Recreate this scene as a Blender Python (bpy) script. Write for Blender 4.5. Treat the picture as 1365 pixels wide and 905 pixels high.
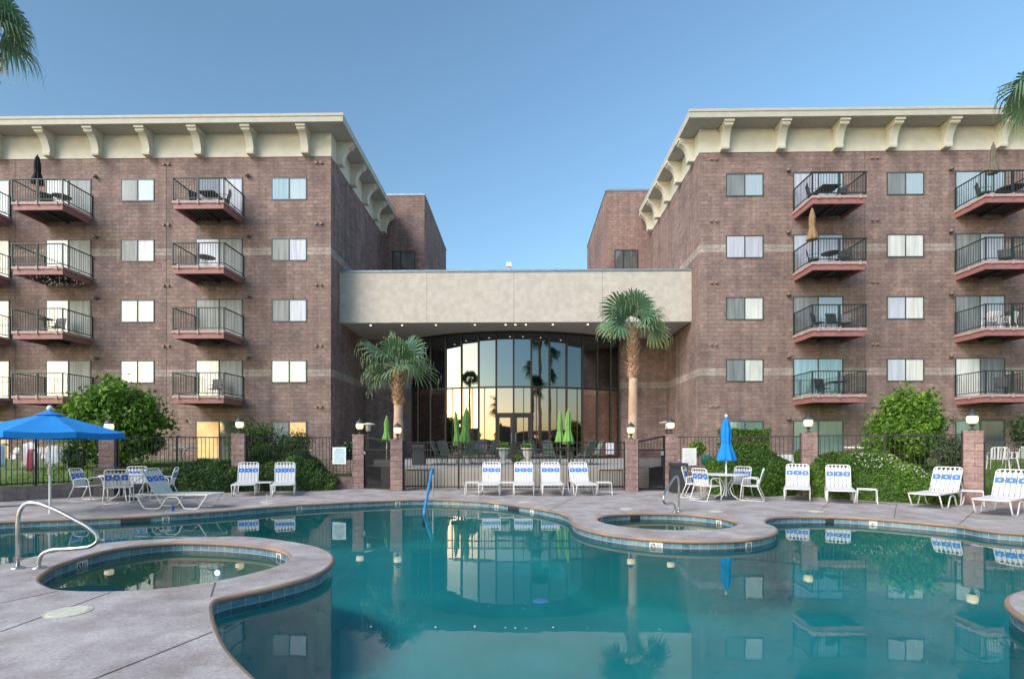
import bpy, bmesh, math, random
from mathutils import Vector, Matrix, noise
R = math.radians
random.seed(7)
for o in list(bpy.data.objects): bpy.data.objects.remove(o)
S = bpy.context.scene
COL = S.collection
# ------------------------------------------------------------------ camera
F, HZ, CX, YAW, CH = 700.0, 592.0, 682.5, R(1.0), 1.6
cam = bpy.data.objects.new('camera', bpy.data.cameras.new('camera')); COL.objects.link(cam)
cam.location = (0, 0, CH); cam.rotation_euler = (R(90), 0, YAW)
cam.data.sensor_width = 36; cam.data.lens = 36*F/1365; cam.data.shift_y = (HZ-452.5)/1365
cam.data.clip_end = 6000; cam.data.clip_start = .05
S.camera = cam
# ------------------------------------------------------------------ light
SUN_EL, SUN_AZ = R(8), R(180+46)        # low sun behind the camera and to its left (measured from +Y towards +X)
w = bpy.data.worlds.new('World'); S.world = w; w.use_nodes = True
nt = w.node_tree; nt.nodes.clear()
sky = nt.nodes.new('ShaderNodeTexSky'); sky.sky_type = 'NISHITA'; sky.sun_disc = False
sky.sun_elevation = SUN_EL; sky.sun_rotation = SUN_AZ
sky.air_density = 1.0; sky.dust_density = 1.3; sky.ozone_density = 2.2; sky.altitude = 300
bg = nt.nodes.new('ShaderNodeBackground'); bg.inputs['Strength'].default_value = .13
wo = nt.nodes.new('ShaderNodeOutputWorld')
tn = nt.nodes.new('ShaderNodeMix'); tn.data_type = 'RGBA'; tn.blend_type = 'MULTIPLY'; tn.inputs['Factor'].default_value = 1
nt.links.new(sky.outputs[0], tn.inputs['A']); tn.inputs['B'].default_value = (.94, .98, .96, 1); nt.links.new(tn.outputs['Result'], bg.inputs[0]); nt.links.new(bg.outputs[0], wo.inputs[0])
sd = bpy.data.lights.new('sun', 'SUN'); sd.energy = 1.45; sd.angle = R(34); sd.color = (1, .95, .93)
so = bpy.data.objects.new('sun', sd); COL.objects.link(so)
sdir = Vector((math.sin(SUN_AZ)*math.cos(R(41)), math.cos(SUN_AZ)*math.cos(R(41)), math.sin(R(41))))
so.rotation_euler = sdir.to_track_quat('Z', 'Y').to_euler()
S.view_settings.view_transform = 'Standard'; S.view_settings.look = 'None'
S.view_settings.exposure = 1.55; S.view_settings.gamma = 1
S.render.engine = 'CYCLES'
S.cycles.max_bounces = 8; S.cycles.transparent_max_bounces = 16; S.cycles.caustics_reflective = False

# ------------------------------------------------------------------ measuring helpers (photo pixel -> place in the world)
fw = Vector((-math.sin(YAW), math.cos(YAW), 0)); rt = Vector((math.cos(YAW), math.sin(YAW), 0))
def ray(px, py): return fw + rt*((px-CX)/F) + Vector((0, 0, (HZ-py)/F))
def atY(px, py, Y):
    d = ray(px, py); return Vector((0, 0, CH)) + d*(Y/d.y)
def XY(px, Y): return atY(px, HZ, Y).x
def gr(px, py, z=0.0):
    d = ray(px, py); return Vector((0, 0, CH)) + d*((z-CH)/d.z)

# ------------------------------------------------------------------ mesh builder
class MB:
    def __init__(s): s.v = []; s.f = []; s.m = []; s.uv = None; s.tone = None
    def add(s, vs, fs, m=0):
        o = len(s.v); s.v += [tuple(v) for v in vs]
        s.f += [tuple(o+i for i in f) for f in fs]; s.m += [m]*len(fs); return s
    def box(s, x0, x1, y0, y1, z0, z1, m=0, T=None):
        vs = [Vector(p) for p in ((x0,y0,z0),(x1,y0,z0),(x1,y1,z0),(x0,y1,z0),(x0,y0,z1),(x1,y0,z1),(x1,y1,z1),(x0,y1,z1))]
        if T is not None: vs = [T @ v for v in vs]
        return s.add(vs, [(0,3,2,1),(4,5,6,7),(0,1,5,4),(1,2,6,5),(2,3,7,6),(3,0,4,7)], m)
    def quad(s, a, b, c, d, m=0): return s.add([a, b, c, d], [(0,1,2,3)], m)
    def tube(s, pts, r, n=8, m=0, closed=False):
        pts = [Vector(p) for p in pts]; k = len(pts)
        rs = r if isinstance(r, (list, tuple)) else [r]*k
        vs = []; fs = []; up = None
        for i, p in enumerate(pts):
            a = pts[i-1] if (i or closed) else p; b = pts[(i+1) % k] if (i < k-1 or closed) else p
            t = (b-a)
            t = t.normalized() if t.length > 1e-9 else Vector((0,0,1))
            if up is None:
                up = Vector((0,0,1)) if abs(t.z) < .9 else Vector((0,1,0))
            u = (up - t*up.dot(t))
            if u.length < 1e-6: u = t.orthogonal()
            u.normalize(); up = u; v = t.cross(u)
            for j in range(n):
                a_ = 2*math.pi*(j+.5)/n
                vs.append(p + (u*math.cos(a_)+v*math.sin(a_))*rs[i])
        for i in range(k if closed else k-1):
            for j in range(n):
                i2 = (i+1) % k
                fs.append((i*n+j, i*n+(j+1)%n, i2*n+(j+1)%n, i2*n+j))
        if not closed:
            fs.append(tuple(range(n-1,-1,-1))); fs.append(tuple((k-1)*n+j for j in range(n)))
        return s.add(vs, fs, m)
    def lathe(s, prof, n=16, c=(0,0,0), m=0, wob=None):
        vs = []; fs = []; k = len(prof)
        for i, (r, z) in enumerate(prof):
            for j in range(n):
                a = 2*math.pi*j/n; rr = r*(wob(i, j) if wob else 1)
                vs.append((c[0]+rr*math.cos(a), c[1]+rr*math.sin(a), c[2]+z))
        for i in range(k-1):
            for j in range(n): fs.append((i*n+j, i*n+(j+1)%n, (i+1)*n+(j+1)%n, (i+1)*n+j))
        if prof[0][0] > 1e-4: fs.append(tuple(range(n-1,-1,-1)))
        if prof[-1][0] > 1e-4: fs.append(tuple((k-1)*n+j for j in range(n)))
        return s.add(vs, fs, m)
    def prism(s, poly, x0, x1, m=0, T=None):        # poly of (y,z) extruded along x
        n = len(poly)
        vs = [Vector((x0, y, z)) for y, z in poly] + [Vector((x1, y, z)) for y, z in poly]
        if T is not None: vs = [T @ v for v in vs]
        fs = [tuple(range(n)), tuple(range(2*n-1, n-1, -1))]
        fs += [(i, i+n, (i+1)%n+n, (i+1)%n) for i in range(n)]
        return s.add(vs, fs, m)
    def build(s, name, mats, parent=None, loc=None, rz=0, smooth=False):
        me = bpy.data.meshes.new(name); me.from_pydata(s.v, [], s.f)
        if not isinstance(mats, (list, tuple)): mats = [mats]
        for m in mats: me.materials.append(m)
        if len(mats) > 1: me.polygons.foreach_set('material_index', s.m)
        if smooth: me.polygons.foreach_set('use_smooth', [True]*len(s.f))
        if s.uv:
            l = me.uv_layers.new(name='UVMap')
            for i, c in enumerate(s.uv): l.data[i].uv = c
        if s.tone:
            a = me.attributes.new('tone', 'FLOAT', 'FACE'); a.data.foreach_set('value', s.tone)
        me.update()
        bm = bmesh.new(); bm.from_mesh(me)
        if s.uv is None and s.tone is None: bmesh.ops.recalc_face_normals(bm, faces=bm.faces)
        bm.to_mesh(me); bm.free()
        o = bpy.data.objects.new(name, me); COL.objects.link(o)
        if parent is not None: o.parent = parent
        if loc is not None: o.location = loc
        o.rotation_euler.z = rz
        return o
def empty(name, loc=(0,0,0), rz=0, parent=None):
    o = bpy.data.objects.new(name, None); COL.objects.link(o); o.location = loc; o.rotation_euler.z = rz
    o.empty_display_size = .2
    if parent is not None: o.parent = parent
    return o
def tag(o, label, cat, group=None):
    o['label'] = label; o['category'] = cat
    if group: o['group'] = group
    return o
def struct(o): o['kind'] = 'structure'; return o
def copy_tree(o, parent=None):
    c = o.copy(); COL.objects.link(c)
    if parent is not None: c.parent = parent
    for k in [k for k in ALLKIDS(o)]: copy_tree(k, c)
    return c
def ALLKIDS(o): return [x for x in bpy.data.objects if x.parent is o]
def place(proto, first, loc, rz, label, group):
    o = proto if first else copy_tree(proto)
    o.location = loc; o.rotation_euler.z = rz; o['label'] = label
    if group: o['group'] = group
    return o

# ------------------------------------------------------------------ materials
def newmat(name):
    m = bpy.data.materials.new(name); m.use_nodes = True; m.node_tree.nodes.clear()
    n = m.node_tree.nodes; l = m.node_tree.links
    out = n.new('ShaderNodeOutputMaterial'); b = n.new('ShaderNodeBsdfPrincipled')
    l.new(b.outputs[0], out.inputs[0]); return m, n, l, b, out
def C4(c): return (c[0], c[1], c[2], 1)
def mat(name, col, rough=.6, metal=0, var=.12, scale=6, bump=0, bscale=60, emit=0, spec=.5, col2=None, detail=5):
    m, n, l, b, out = newmat(name)
    b.inputs['Roughness'].default_value = rough; b.inputs['Metallic'].default_value = metal
    b.inputs['Specular IOR Level'].default_value = spec
    if var or col2:
        tc = n.new('ShaderNodeNewGeometry'); nz = n.new('ShaderNodeTexNoise'); nz.inputs['Scale'].default_value = scale
        nz.inputs['Detail'].default_value = detail; l.new(tc.outputs['Position'], nz.inputs['Vector'])
        rp = n.new('ShaderNodeValToRGB'); rp.color_ramp.elements[0].position = .35; rp.color_ramp.elements[1].position = .68
        c2 = col2 or tuple(min(1, c*(1+var)) for c in col); c1 = col if col2 else tuple(c*(1-var) for c in col)
        rp.color_ramp.elements[0].color = C4(c1); rp.color_ramp.elements[1].color = C4(c2)
        l.new(nz.outputs['Fac'], rp.inputs[0]); l.new(rp.outputs[0], b.inputs['Base Color'])
    else: b.inputs['Base Color'].default_value = C4(col)
    if bump:
        tc = n.new('ShaderNodeNewGeometry'); nz = n.new('ShaderNodeTexNoise'); nz.inputs['Scale'].default_value = bscale
        nz.inputs['Detail'].default_value = 6
        l.new(tc.outputs['Position'], nz.inputs['Vector']); bp = n.new('ShaderNodeBump')
        bp.inputs['Strength'].default_value = bump; bp.inputs['Distance'].default_value = .02
        l.new(nz.outputs['Fac'], bp.inputs['Height']); l.new(bp.outputs[0], b.inputs['Normal'])
    if emit:
        b.inputs['Emission Color'].default_value = C4(col); b.inputs['Emission Strength'].default_value = emit
    return m
def block_mat(name, c1, c2, mortar, bw=.406, rh=.203, band=None, z_off=0.0, depth=.02, split=True):
    m, n, l, b, out = newmat(name); b.inputs['Roughness'].default_value = .9; b.inputs['Specular IOR Level'].default_value = .25
    g = n.new('ShaderNodeNewGeometry'); sp = n.new('ShaderNodeSeparateXYZ'); l.new(g.outputs['Position'], sp.inputs[0])
    sn = n.new('ShaderNodeSeparateXYZ'); l.new(g.outputs['True Normal'], sn.inputs[0])
    ab = n.new('ShaderNodeMath'); ab.operation = 'ABSOLUTE'; l.new(sn.outputs['X'], ab.inputs[0])
    gt = n.new('ShaderNodeMath'); gt.operation = 'GREATER_THAN'; gt.inputs[1].default_value = .7; l.new(ab.outputs[0], gt.inputs[0])
    mx = n.new('ShaderNodeMix'); mx.data_type = 'FLOAT'; l.new(gt.outputs[0], mx.inputs['Factor'])
    l.new(sp.outputs['X'], mx.inputs['A']); l.new(sp.outputs['Y'], mx.inputs['B'])
    cb = n.new('ShaderNodeCombineXYZ'); l.new(mx.outputs['Result'], cb.inputs['X'])
    zo = n.new('ShaderNodeMath'); zo.operation = 'ADD'; zo.inputs[1].default_value = z_off; l.new(sp.outputs['Z'], zo.inputs[0]); l.new(zo.outputs[0], cb.inputs['Y'])
    br = n.new('ShaderNodeTexBrick'); br.inputs['Scale'].default_value = 1; br.inputs['Brick Width'].default_value = bw
    br.inputs['Row Height'].default_value = rh; br.inputs['Mortar Size'].default_value = .009; br.inputs['Mortar Smooth'].default_value = .3
    br.inputs['Color1'].default_value = C4(c1); br.inputs['Color2'].default_value = C4(c2); br.inputs['Mortar'].default_value = C4(mortar)
    l.new(cb.outputs[0], br.inputs['Vector'])
    col = br.outputs['Color']
    def mixc(fac, a, bcol, mode='MIX'):
        x = n.new('ShaderNodeMix'); x.data_type = 'RGBA'; x.blend_type = mode
        if isinstance(fac, float): x.inputs['Factor'].default_value = fac
        else: l.new(fac, x.inputs['Factor'])
        l.new(a, x.inputs['A'])
        if isinstance(bcol, tuple): x.inputs['B'].default_value = C4(bcol)
        else: l.new(bcol, x.inputs['B'])
        return x.outputs['Result']
    if band:
        tot = None
        for z0, z1 in band:
            a = n.new('ShaderNodeMath'); a.operation = 'GREATER_THAN'; a.inputs[1].default_value = z0; l.new(sp.outputs['Z'], a.inputs[0])
            c = n.new('ShaderNodeMath'); c.operation = 'LESS_THAN'; c.inputs[1].default_value = z1; l.new(sp.outputs['Z'], c.inputs[0])
            d = n.new('ShaderNodeMath'); d.operation = 'MULTIPLY'; l.new(a.outputs[0], d.inputs[0]); l.new(c.outputs[0], d.inputs[1])
            if tot is None: tot = d.outputs[0]
            else:
                e = n.new('ShaderNodeMath'); e.operation = 'ADD'; l.new(tot, e.inputs[0]); l.new(d.outputs[0], e.inputs[1]); tot = e.outputs[0]
        br2 = n.new('ShaderNodeTexBrick'); br2.inputs['Scale'].default_value = 1; br2.inputs['Brick Width'].default_value = bw
        br2.inputs['Row Height'].default_value = rh; br2.inputs['Mortar Size'].default_value = .009
        br2.inputs['Color1'].default_value = (.43,.39,.365,1); br2.inputs['Color2'].default_value = (.35,.315,.295,1); br2.inputs['Mortar'].default_value = (.26,.22,.2,1)
        l.new(cb.outputs[0], br2.inputs['Vector'])
        col = mixc(tot, col, br2.outputs['Color'])
    # blotches, streaks down the face and rough split face
    nz = n.new('ShaderNodeTexNoise'); nz.inputs['Scale'].default_value = .55; nz.inputs['Detail'].default_value = 8; nz.inputs['Roughness'].default_value = .65
    l.new(g.outputs['Position'], nz.inputs['Vector'])
    r1 = n.new('ShaderNodeValToRGB'); r1.color_ramp.elements[0].position = .3; r1.color_ramp.elements[1].position = .72
    r1.color_ramp.elements[0].color = (.70,.69,.70,1); r1.color_ramp.elements[1].color = (1.22,1.16,1.10,1); l.new(nz.outputs['Fac'], r1.inputs[0])
    col = mixc(1.0, col, r1.outputs[0], 'MULTIPLY')
    mp = n.new('ShaderNodeMapping'); mp.inputs['Scale'].default_value = (2.4, 2.4, 6); l.new(g.outputs['Position'], mp.inputs[0])
    n2 = n.new('ShaderNodeTexNoise'); n2.inputs['Scale'].default_value = 2.1; n2.inputs['Detail'].default_value = 6; n2.inputs['Roughness'].default_value = .7; l.new(mp.outputs[0], n2.inputs['Vector'])
    r2 = n.new('ShaderNodeValToRGB'); r2.color_ramp.elements[0].position = .3; r2.color_ramp.elements[1].position = .7
    r2.color_ramp.elements[0].color = (.66,.66,.68,1); r2.color_ramp.elements[1].color = (1.28,1.25,1.22,1); l.new(n2.outputs['Fac'], r2.inputs[0])
    col = mixc(1.0, col, r2.outputs[0], 'MULTIPLY')
    ms = n.new('ShaderNodeMapping'); ms.inputs['Scale'].default_value = (2.6, 2.6, .16); l.new(g.outputs['Position'], ms.inputs[0])
    ns = n.new('ShaderNodeTexNoise'); ns.inputs['Scale'].default_value = 1; ns.inputs['Detail'].default_value = 6; l.new(ms.outputs[0], ns.inputs['Vector'])
    rs = n.new('ShaderNodeValToRGB'); rs.color_ramp.elements[0].position = .34; rs.color_ramp.elements[1].position = .62
    rs.color_ramp.elements[0].color = (.80,.79,.80,1); rs.color_ramp.elements[1].color = (1.06,1.05,1.04,1); l.new(ns.outputs['Fac'], rs.inputs[0])
    col = mixc(1.0, col, rs.outputs[0], 'MULTIPLY')
    # pale salt patches
    n3 = n.new('ShaderNodeTexNoise'); n3.inputs['Scale'].default_value = 1.7; n3.inputs['Detail'].default_value = 7; n3.inputs['Roughness'].default_value = .8; l.new(mp.outputs[0], n3.inputs['Vector'])
    r3 = n.new('ShaderNodeValToRGB'); r3.color_ramp.elements[0].position = .63; r3.color_ramp.elements[1].position = .76
    r3.color_ramp.elements[0].color = (0,0,0,1); r3.color_ramp.elements[1].color = (.45,.45,.45,1); l.new(n3.outputs['Fac'], r3.inputs[0])
    col = mixc(r3.outputs[0], col, (.5,.44,.42))
    l.new(col, b.inputs['Base Color'])
    n4 = n.new('ShaderNodeTexNoise'); n4.inputs['Scale'].default_value = 14; n4.inputs['Detail'].default_value = 5; l.new(g.outputs['Position'], n4.inputs['Vector'])
    ad = n.new('ShaderNodeMath'); ad.operation = 'MULTIPLY_ADD'; l.new(br.outputs['Fac'], ad.inputs[0]); ad.inputs[1].default_value = -.7; l.new(n4.outputs['Fac'], ad.inputs[2])
    bp = n.new('ShaderNodeBump'); bp.inputs['Strength'].default_value = .8 if split else .3; bp.inputs['Distance'].default_value = depth
    l.new(ad.outputs[0], bp.inputs['Height']); l.new(bp.outputs[0], b.inputs['Normal'])
    return m
def leaf_mat(name, dark, mid, light, trans=.25, rough=.55):
    m, n, l, b, out = newmat(name); b.inputs['Roughness'].default_value = rough; b.inputs['Specular IOR Level'].default_value = .35
    a = n.new('ShaderNodeAttribute'); a.attribute_name = 'tone'
    rp = n.new('ShaderNodeValToRGB'); e = rp.color_ramp.elements; e[0].color = C4(dark); e[1].color = C4(light)
    k = e.new(.5); k.color = C4(mid); l.new(a.outputs['Fac'], rp.inputs[0]); l.new(rp.outputs[0], b.inputs['Base Color'])
    t = n.new('ShaderNodeBsdfTranslucent'); l.new(rp.outputs[0], t.inputs[0]); mx = n.new('ShaderNodeMixShader'); mx.inputs[0].default_value = trans
    l.new(b.outputs[0], mx.inputs[1]); l.new(t.outputs[0], mx.inputs[2]); l.new(mx.outputs[0], out.inputs[0]); return m
M = {}
BANDS = [(5.075+.02, 5.481+.02), (11.368+.02, 11.774+.02)]
M['block'] = block_mat('split_face_block', (.236,.180,.170), (.308,.240,.226), (.198,.155,.148), band=BANDS, z_off=-.02)
M['pillar'] = block_mat('pillar_block', (.30,.215,.205), (.36,.26,.25), (.23,.17,.165), depth=.03)
M['cmu'] = block_mat('grey_block', (.30,.26,.25), (.35,.305,.295), (.22,.2,.19), split=False)
M['tower'] = block_mat('tower_block', (.25,.178,.166), (.32,.235,.22), (.20,.15,.14), z_off=-.02)
M['stone'] = block_mat('rubble_wall', (.33,.24,.21), (.42,.32,.28), (.2,.16,.14), bw=.16, rh=.11)
M['cream'] = mat('cream_stucco', (.62,.60,.51), .85, var=.06, scale=2, bump=.2, bscale=90, spec=.3)
M['trim'] = mat('eave_paint', (.44,.43,.37), .7, var=.06, scale=3)
M['soffit'] = mat('eave_soffit', (.40,.39,.35), .85, var=.08)
M['beam'] = mat('beam_stucco', (.46,.43,.385), .95, var=0, scale=3.2, col2=(.55,.52,.47), bump=.6, bscale=22, spec=.2, detail=9)
M['flash'] = mat('metal_flashing', (.25,.33,.38), .5, .5)
M['beamsoffit'] = mat('canopy_soffit', (.46,.43,.40), .9, var=.05, scale=3)
M['bronze'] = mat('bronze_frame', (.035,.030,.028), .45, .3)
M['wframe'] = mat('window_frame_green', (.07,.085,.085), .5, .2)
M['rail'] = mat('balcony_rail_paint', (.022,.038,.040), .45, .2)
M['iron'] = mat('black_iron', (.02,.02,.022), .5, .3)
M['redsteel'] = mat('red_oxide_steel', (.31,.135,.13), .6, var=.12, scale=5)
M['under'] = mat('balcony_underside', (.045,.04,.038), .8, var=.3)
M['deckplate'] = mat('balcony_deck_plate', (.42,.30,.29), .7)
def pane(name, col, rough=.06, refl=.5, var=.06, ior=1.5, coat=0):
    m, n, l, b, out = newmat(name)
    g = n.new('ShaderNodeNewGeometry'); nz = n.new('ShaderNodeTexNoise'); nz.inputs['Scale'].default_value = 1.3; nz.inputs['Detail'].default_value = 4
    mp = n.new('ShaderNodeMapping'); mp.inputs['Scale'].default_value = (5, 1, .35); l.new(g.outputs['Position'], mp.inputs[0]); l.new(mp.outputs[0], nz.inputs['Vector'])
    rp = n.new('ShaderNodeValToRGB'); rp.color_ramp.elements[0].position = .35; rp.color_ramp.elements[1].position = .65
    rp.color_ramp.elements[0].color = C4(tuple(c*(1-var) for c in col)); rp.color_ramp.elements[1].color = C4(tuple(min(1, c*(1+var)) for c in col))
    l.new(nz.outputs['Fac'], rp.inputs[0]); l.new(rp.outputs[0], b.inputs['Base Color']); b.inputs['Roughness'].default_value = .7
    gl = n.new('ShaderNodeBsdfGlossy'); gl.inputs['Roughness'].default_value = rough; gl.inputs['Color'].default_value = (.9,.95,1,1)
    mx = n.new('ShaderNodeMixShader'); mx.inputs[0].default_value = refl
    l.new(b.outputs[0], mx.inputs[1]); l.new(gl.outputs[0], mx.inputs[2]); l.new(mx.outputs[0], out.inputs[0])
    return m
M['p_white'] = pane('pane_white_blind', (.62,.62,.58), refl=.12, var=.16)
M['p_sky'] = pane('pane_painted_sky', (.38,.47,.50), refl=.20)  # pale blue base colour paints in part of the reflected sky
M['p_lilac'] = pane('pane_lilac_blind', (.48,.49,.55), refl=.14, var=.18)
M['p_grey'] = pane('pane_insect_screen', (.17,.19,.19), rough=.5, refl=.06, var=.30)
M['p_teal'] = pane('pane_teal', (.16,.27,.27), refl=.35, var=.3)
M['p_dark'] = pane('pane_dark', (.06,.065,.07), refl=.18, var=.3)
M['p_green'] = pane('pane_green_curtain', (.14,.24,.20), refl=.14, var=.12)
M['p_warm'] = mat('pane_lit_curtain', (1.0,.50,.22), .6, var=.25, scale=3, emit=.12)
def glass_mirror(name, col, rough=.015):
    m, n, l, b, out = newmat(name); b.inputs['Base Color'].default_value = C4(col); b.inputs['Metallic'].default_value = 1; b.inputs['Roughness'].default_value = rough
    g = n.new('ShaderNodeNewGeometry'); nz = n.new('ShaderNodeTexNoise'); nz.inputs['Scale'].default_value = .5; l.new(g.outputs['Position'], nz.inputs['Vector'])
    bp = n.new('ShaderNodeBump'); bp.inputs['Strength'].default_value = .12; bp.inputs['Distance'].default_value = .02; l.new(nz.outputs['Fac'], bp.inputs['Height']); l.new(bp.outputs[0], b.inputs['Normal'])
    return m
M['g_up'] = glass_mirror('tinted_mirror_glass', (.165,.195,.215)); M['g_lo'] = glass_mirror('clear_mirror_glass', (.42,.34,.31))
M['concrete'] = None
M['white'] = mat('white_powder_coat', (.74,.74,.73), .4, var=.03)
M['strap'] = mat('white_vinyl_strap', (.66,.66,.67), .5, var=.03)
M['blue'] = mat('blue_vinyl_strap', (.04,.16,.55), .5, var=.05)
M['canvas'] = mat('blue_canvas', (.003,.215,.60), .85, var=.05, scale=4, bump=.15, bscale=200)
M['lime'] = mat('lime_canvas', (.16,.34,.085), .85, var=.1, scale=9, bump=.2, bscale=150)
M['blackcloth'] = mat('black_canvas', (.012,.012,.016), .9)
M['tan'] = mat('tan_canvas', (.26,.17,.09), .9, var=.15)
M['taupe'] = mat('taupe_canvas', (.13,.12,.09), .9, var=.15)
M['steel'] = mat('brushed_steel', (.62,.62,.60), .28, 1, var=.05)
M['dfurn'] = mat('dark_furniture', (.03,.032,.032), .5, .1)
M['gfurn'] = mat('green_patio_furniture', (.10,.15,.125), .55, .1, var=.15)
M['bluerail'] = mat('blue_rail_sleeve', (.03,.24,.55), .5)
M['bin'] = mat('bin_plastic', (.035,.038,.042), .55)
M['lens'] = mat('lamp_glass', (1.0,.80,.50), .4, var=0, emit=.35)
M['down'] = mat('downlight_lens', (1.0,.88,.7), .4, var=0, emit=1.6)
M['lampcap'] = mat('lamp_cap', (.06,.07,.08), .5, .4)
M['lid'] = mat('skimmer_lid_plastic', (.58,.57,.46), .6, var=.1, scale=20)
M['terra'] = mat('terracotta', (.42,.2,.12), .8)
M['urn'] = mat('white_urn', (.62,.62,.58), .7)
M['paper'] = mat('sign_face', (.74,.80,.80), .5, var=.03)
M['signink'] = mat('sign_print', (.30,.52,.60), .5, var=.1)
M['marktile'] = mat('marker_tile', (.72,.72,.70), .3, var=.03)
M['ink'] = mat('marker_ink', (.03,.035,.05), .4)
M['joint'] = mat('deck_joint', (.09,.075,.075), .95)
M['bark'] = mat('bark', (.12,.085,.06), .95, var=.25, scale=15, bump=.6, bscale=30)
M['palmtrunk'] = mat('palm_trunk', (.44,.27,.18), .95, var=0, scale=3, col2=(.56,.42,.33), bump=.6, bscale=25)
M['palmboot'] = mat('palm_boots', (.30,.14,.08), .9, var=0, scale=9, col2=(.54,.37,.24))
M['beige'] = mat('patio_wall_stucco', (.46,.42,.36), .95, var=.08, scale=1.2, bump=.3, bscale=40)
M['patio'] = mat('patio_concrete', (.38,.36,.34), .85, var=.1, scale=2)
M['grass'] = mat('lawn_grass', (.10,.16,.035), .95, var=0, scale=9, col2=(.17,.23,.06), bump=.8, bscale=120)
M['dirt'] = mat('desert_ground', (.30,.25,.20), .95, var=.15, scale=.3)
M['hill'] = mat('hill_rock', (.12,.10,.10), .95, var=.2, scale=.01)
M['leafA'] = leaf_mat('leaf_bright', (.04,.095,.018), (.085,.19,.025), (.24,.40,.04))
M['leafB'] = leaf_mat('leaf_hedge', (.030,.070,.022), (.065,.135,.035), (.15,.25,.05))
M['leafC'] = leaf_mat('leaf_olive', (.035,.06,.03), (.075,.11,.05), (.14,.18,.09))
M['leafD'] = leaf_mat('leaf_bright_hedge', (.04,.09,.016), (.085,.18,.026), (.20,.33,.045))  # brighter yellow-green leaf tones for the right hedges and the grass
M['palm'] = leaf_mat('palm_frond', (.06,.14,.085), (.15,.27,.15), (.42,.48,.24), .2)
M['petal'] = mat('flower_petal', (.75,.72,.70), .7)
M['towelw'] = mat('white_towel', (.68,.68,.74), .95); M['towelp'] = mat('pink_towel', (.60,.16,.22), .95); M['towelb'] = mat('pale_blue_towel', (.20,.33,.42), .95)
M['cup'] = mat('blue_plastic', (.03,.13,.45), .4)
M['floor_in'] = M['patio']
# deck concrete
def deck_mat():
    m, n, l, b, out = newmat('deck_concrete'); b.inputs['Roughness'].default_value = .8; b.inputs['Specular IOR Level'].default_value = .3
    g = n.new('ShaderNodeNewGeometry')
    def nz(s, d, r=.6):
        x = n.new('ShaderNodeTexNoise'); x.inputs['Scale'].default_value = s; x.inputs['Detail'].default_value = d; x.inputs['Roughness'].default_value = r
        l.new(g.outputs['Position'], x.inputs['Vector']); return x
    a = nz(1.5, 10, .7); rp = n.new('ShaderNodeValToRGB'); rp.color_ramp.elements[0].position = .32; rp.color_ramp.elements[1].position = .68
    rp.color_ramp.elements[0].color = (.24,.205,.19,1); rp.color_ramp.elements[1].color = (.51,.48,.475,1); l.new(a.outputs['Fac'], rp.inputs[0])
    c = nz(38, 6, .75); r2 = n.new('ShaderNodeValToRGB'); r2.color_ramp.elements[0].position = .3; r2.color_ramp.elements[1].position = .7
    r2.color_ramp.elements[0].color = (.66,.65,.66,1); r2.color_ramp.elements[1].color = (1.3,1.3,1.3,1); l.new(c.outputs['Fac'], r2.inputs[0])
    x = n.new('ShaderNodeMix'); x.data_type = 'RGBA'; x.blend_type = 'MULTIPLY'; x.inputs['Factor'].default_value = 1
    l.new(rp.outputs[0], x.inputs['A']); l.new(r2.outputs[0], x.inputs['B'])
    d = nz(3.2, 8, .7); r3 = n.new('ShaderNodeValToRGB'); r3.color_ramp.elements[0].position = .52; r3.color_ramp.elements[1].position = .72
    r3.color_ramp.elements[0].color = (0,0,0,1); r3.color_ramp.elements[1].color = (.5,.5,.5,1); l.new(d.outputs['Fac'], r3.inputs[0])
    y = n.new('ShaderNodeMix'); y.data_type = 'RGBA'; l.new(r3.outputs[0], y.inputs['Factor']); l.new(x.outputs['Result'], y.inputs['A']); y.inputs['B'].default_value = (.34,.28,.25,1)
    l.new(y.outputs['Result'], b.inputs['Base Color'])
    bp = n.new('ShaderNodeBump'); bp.inputs['Strength'].default_value = .35; bp.inputs['Distance'].default_value = .006; l.new(c.outputs['Fac'], bp.inputs['Height']); l.new(bp.outputs[0], b.inputs['Normal'])
    return m
M['concrete'] = deck_mat()
M['nose'] = mat('coping_nose', (.22,.165,.145), .8, var=0, scale=1.4, col2=(.40,.25,.16), bump=.3, bscale=60)
def tile_mat():
    m, n, l, b, out = newmat('waterline_tile'); b.inputs['Roughness'].default_value = .25
    uv = n.new('ShaderNodeUVMap'); br = n.new('ShaderNodeTexBrick'); l.new(uv.outputs[0], br.inputs['Vector'])
    br.offset = 0; br.inputs['Scale'].default_value = 1; br.inputs['Brick Width'].default_value = .15; br.inputs['Row Height'].default_value = .15
    br.inputs['Mortar Size'].default_value = .005; br.inputs['Color1'].default_value = (.06,.15,.23,1); br.inputs['Color2'].default_value = (.14,.25,.32,1)
    br.inputs['Mortar'].default_value = (.35,.38,.37,1)
    nz = n.new('ShaderNodeTexNoise'); nz.inputs['Scale'].default_value = 9; nz.inputs['Detail'].default_value = 6; l.new(uv.outputs[0], nz.inputs['Vector'])
    rp = n.new('ShaderNodeValToRGB'); rp.color_ramp.elements[0].position = .4; rp.color_ramp.elements[1].position = .8
    rp.color_ramp.elements[1].color = (.45,.45,.45,1); rp.color_ramp.elements[0].color = (0,0,0,1); l.new(nz.outputs['Fac'], rp.inputs[0])
    y = n.new('ShaderNodeMix'); y.data_type = 'RGBA'; l.new(rp.outputs[0], y.inputs['Factor']); l.new(br.outputs['Color'], y.inputs['A']); y.inputs['B'].default_value = (.36,.42,.42,1)
    l.new(y.outputs['Result'], b.inputs['Base Color']); return m
M['tile'] = tile_mat()
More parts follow.
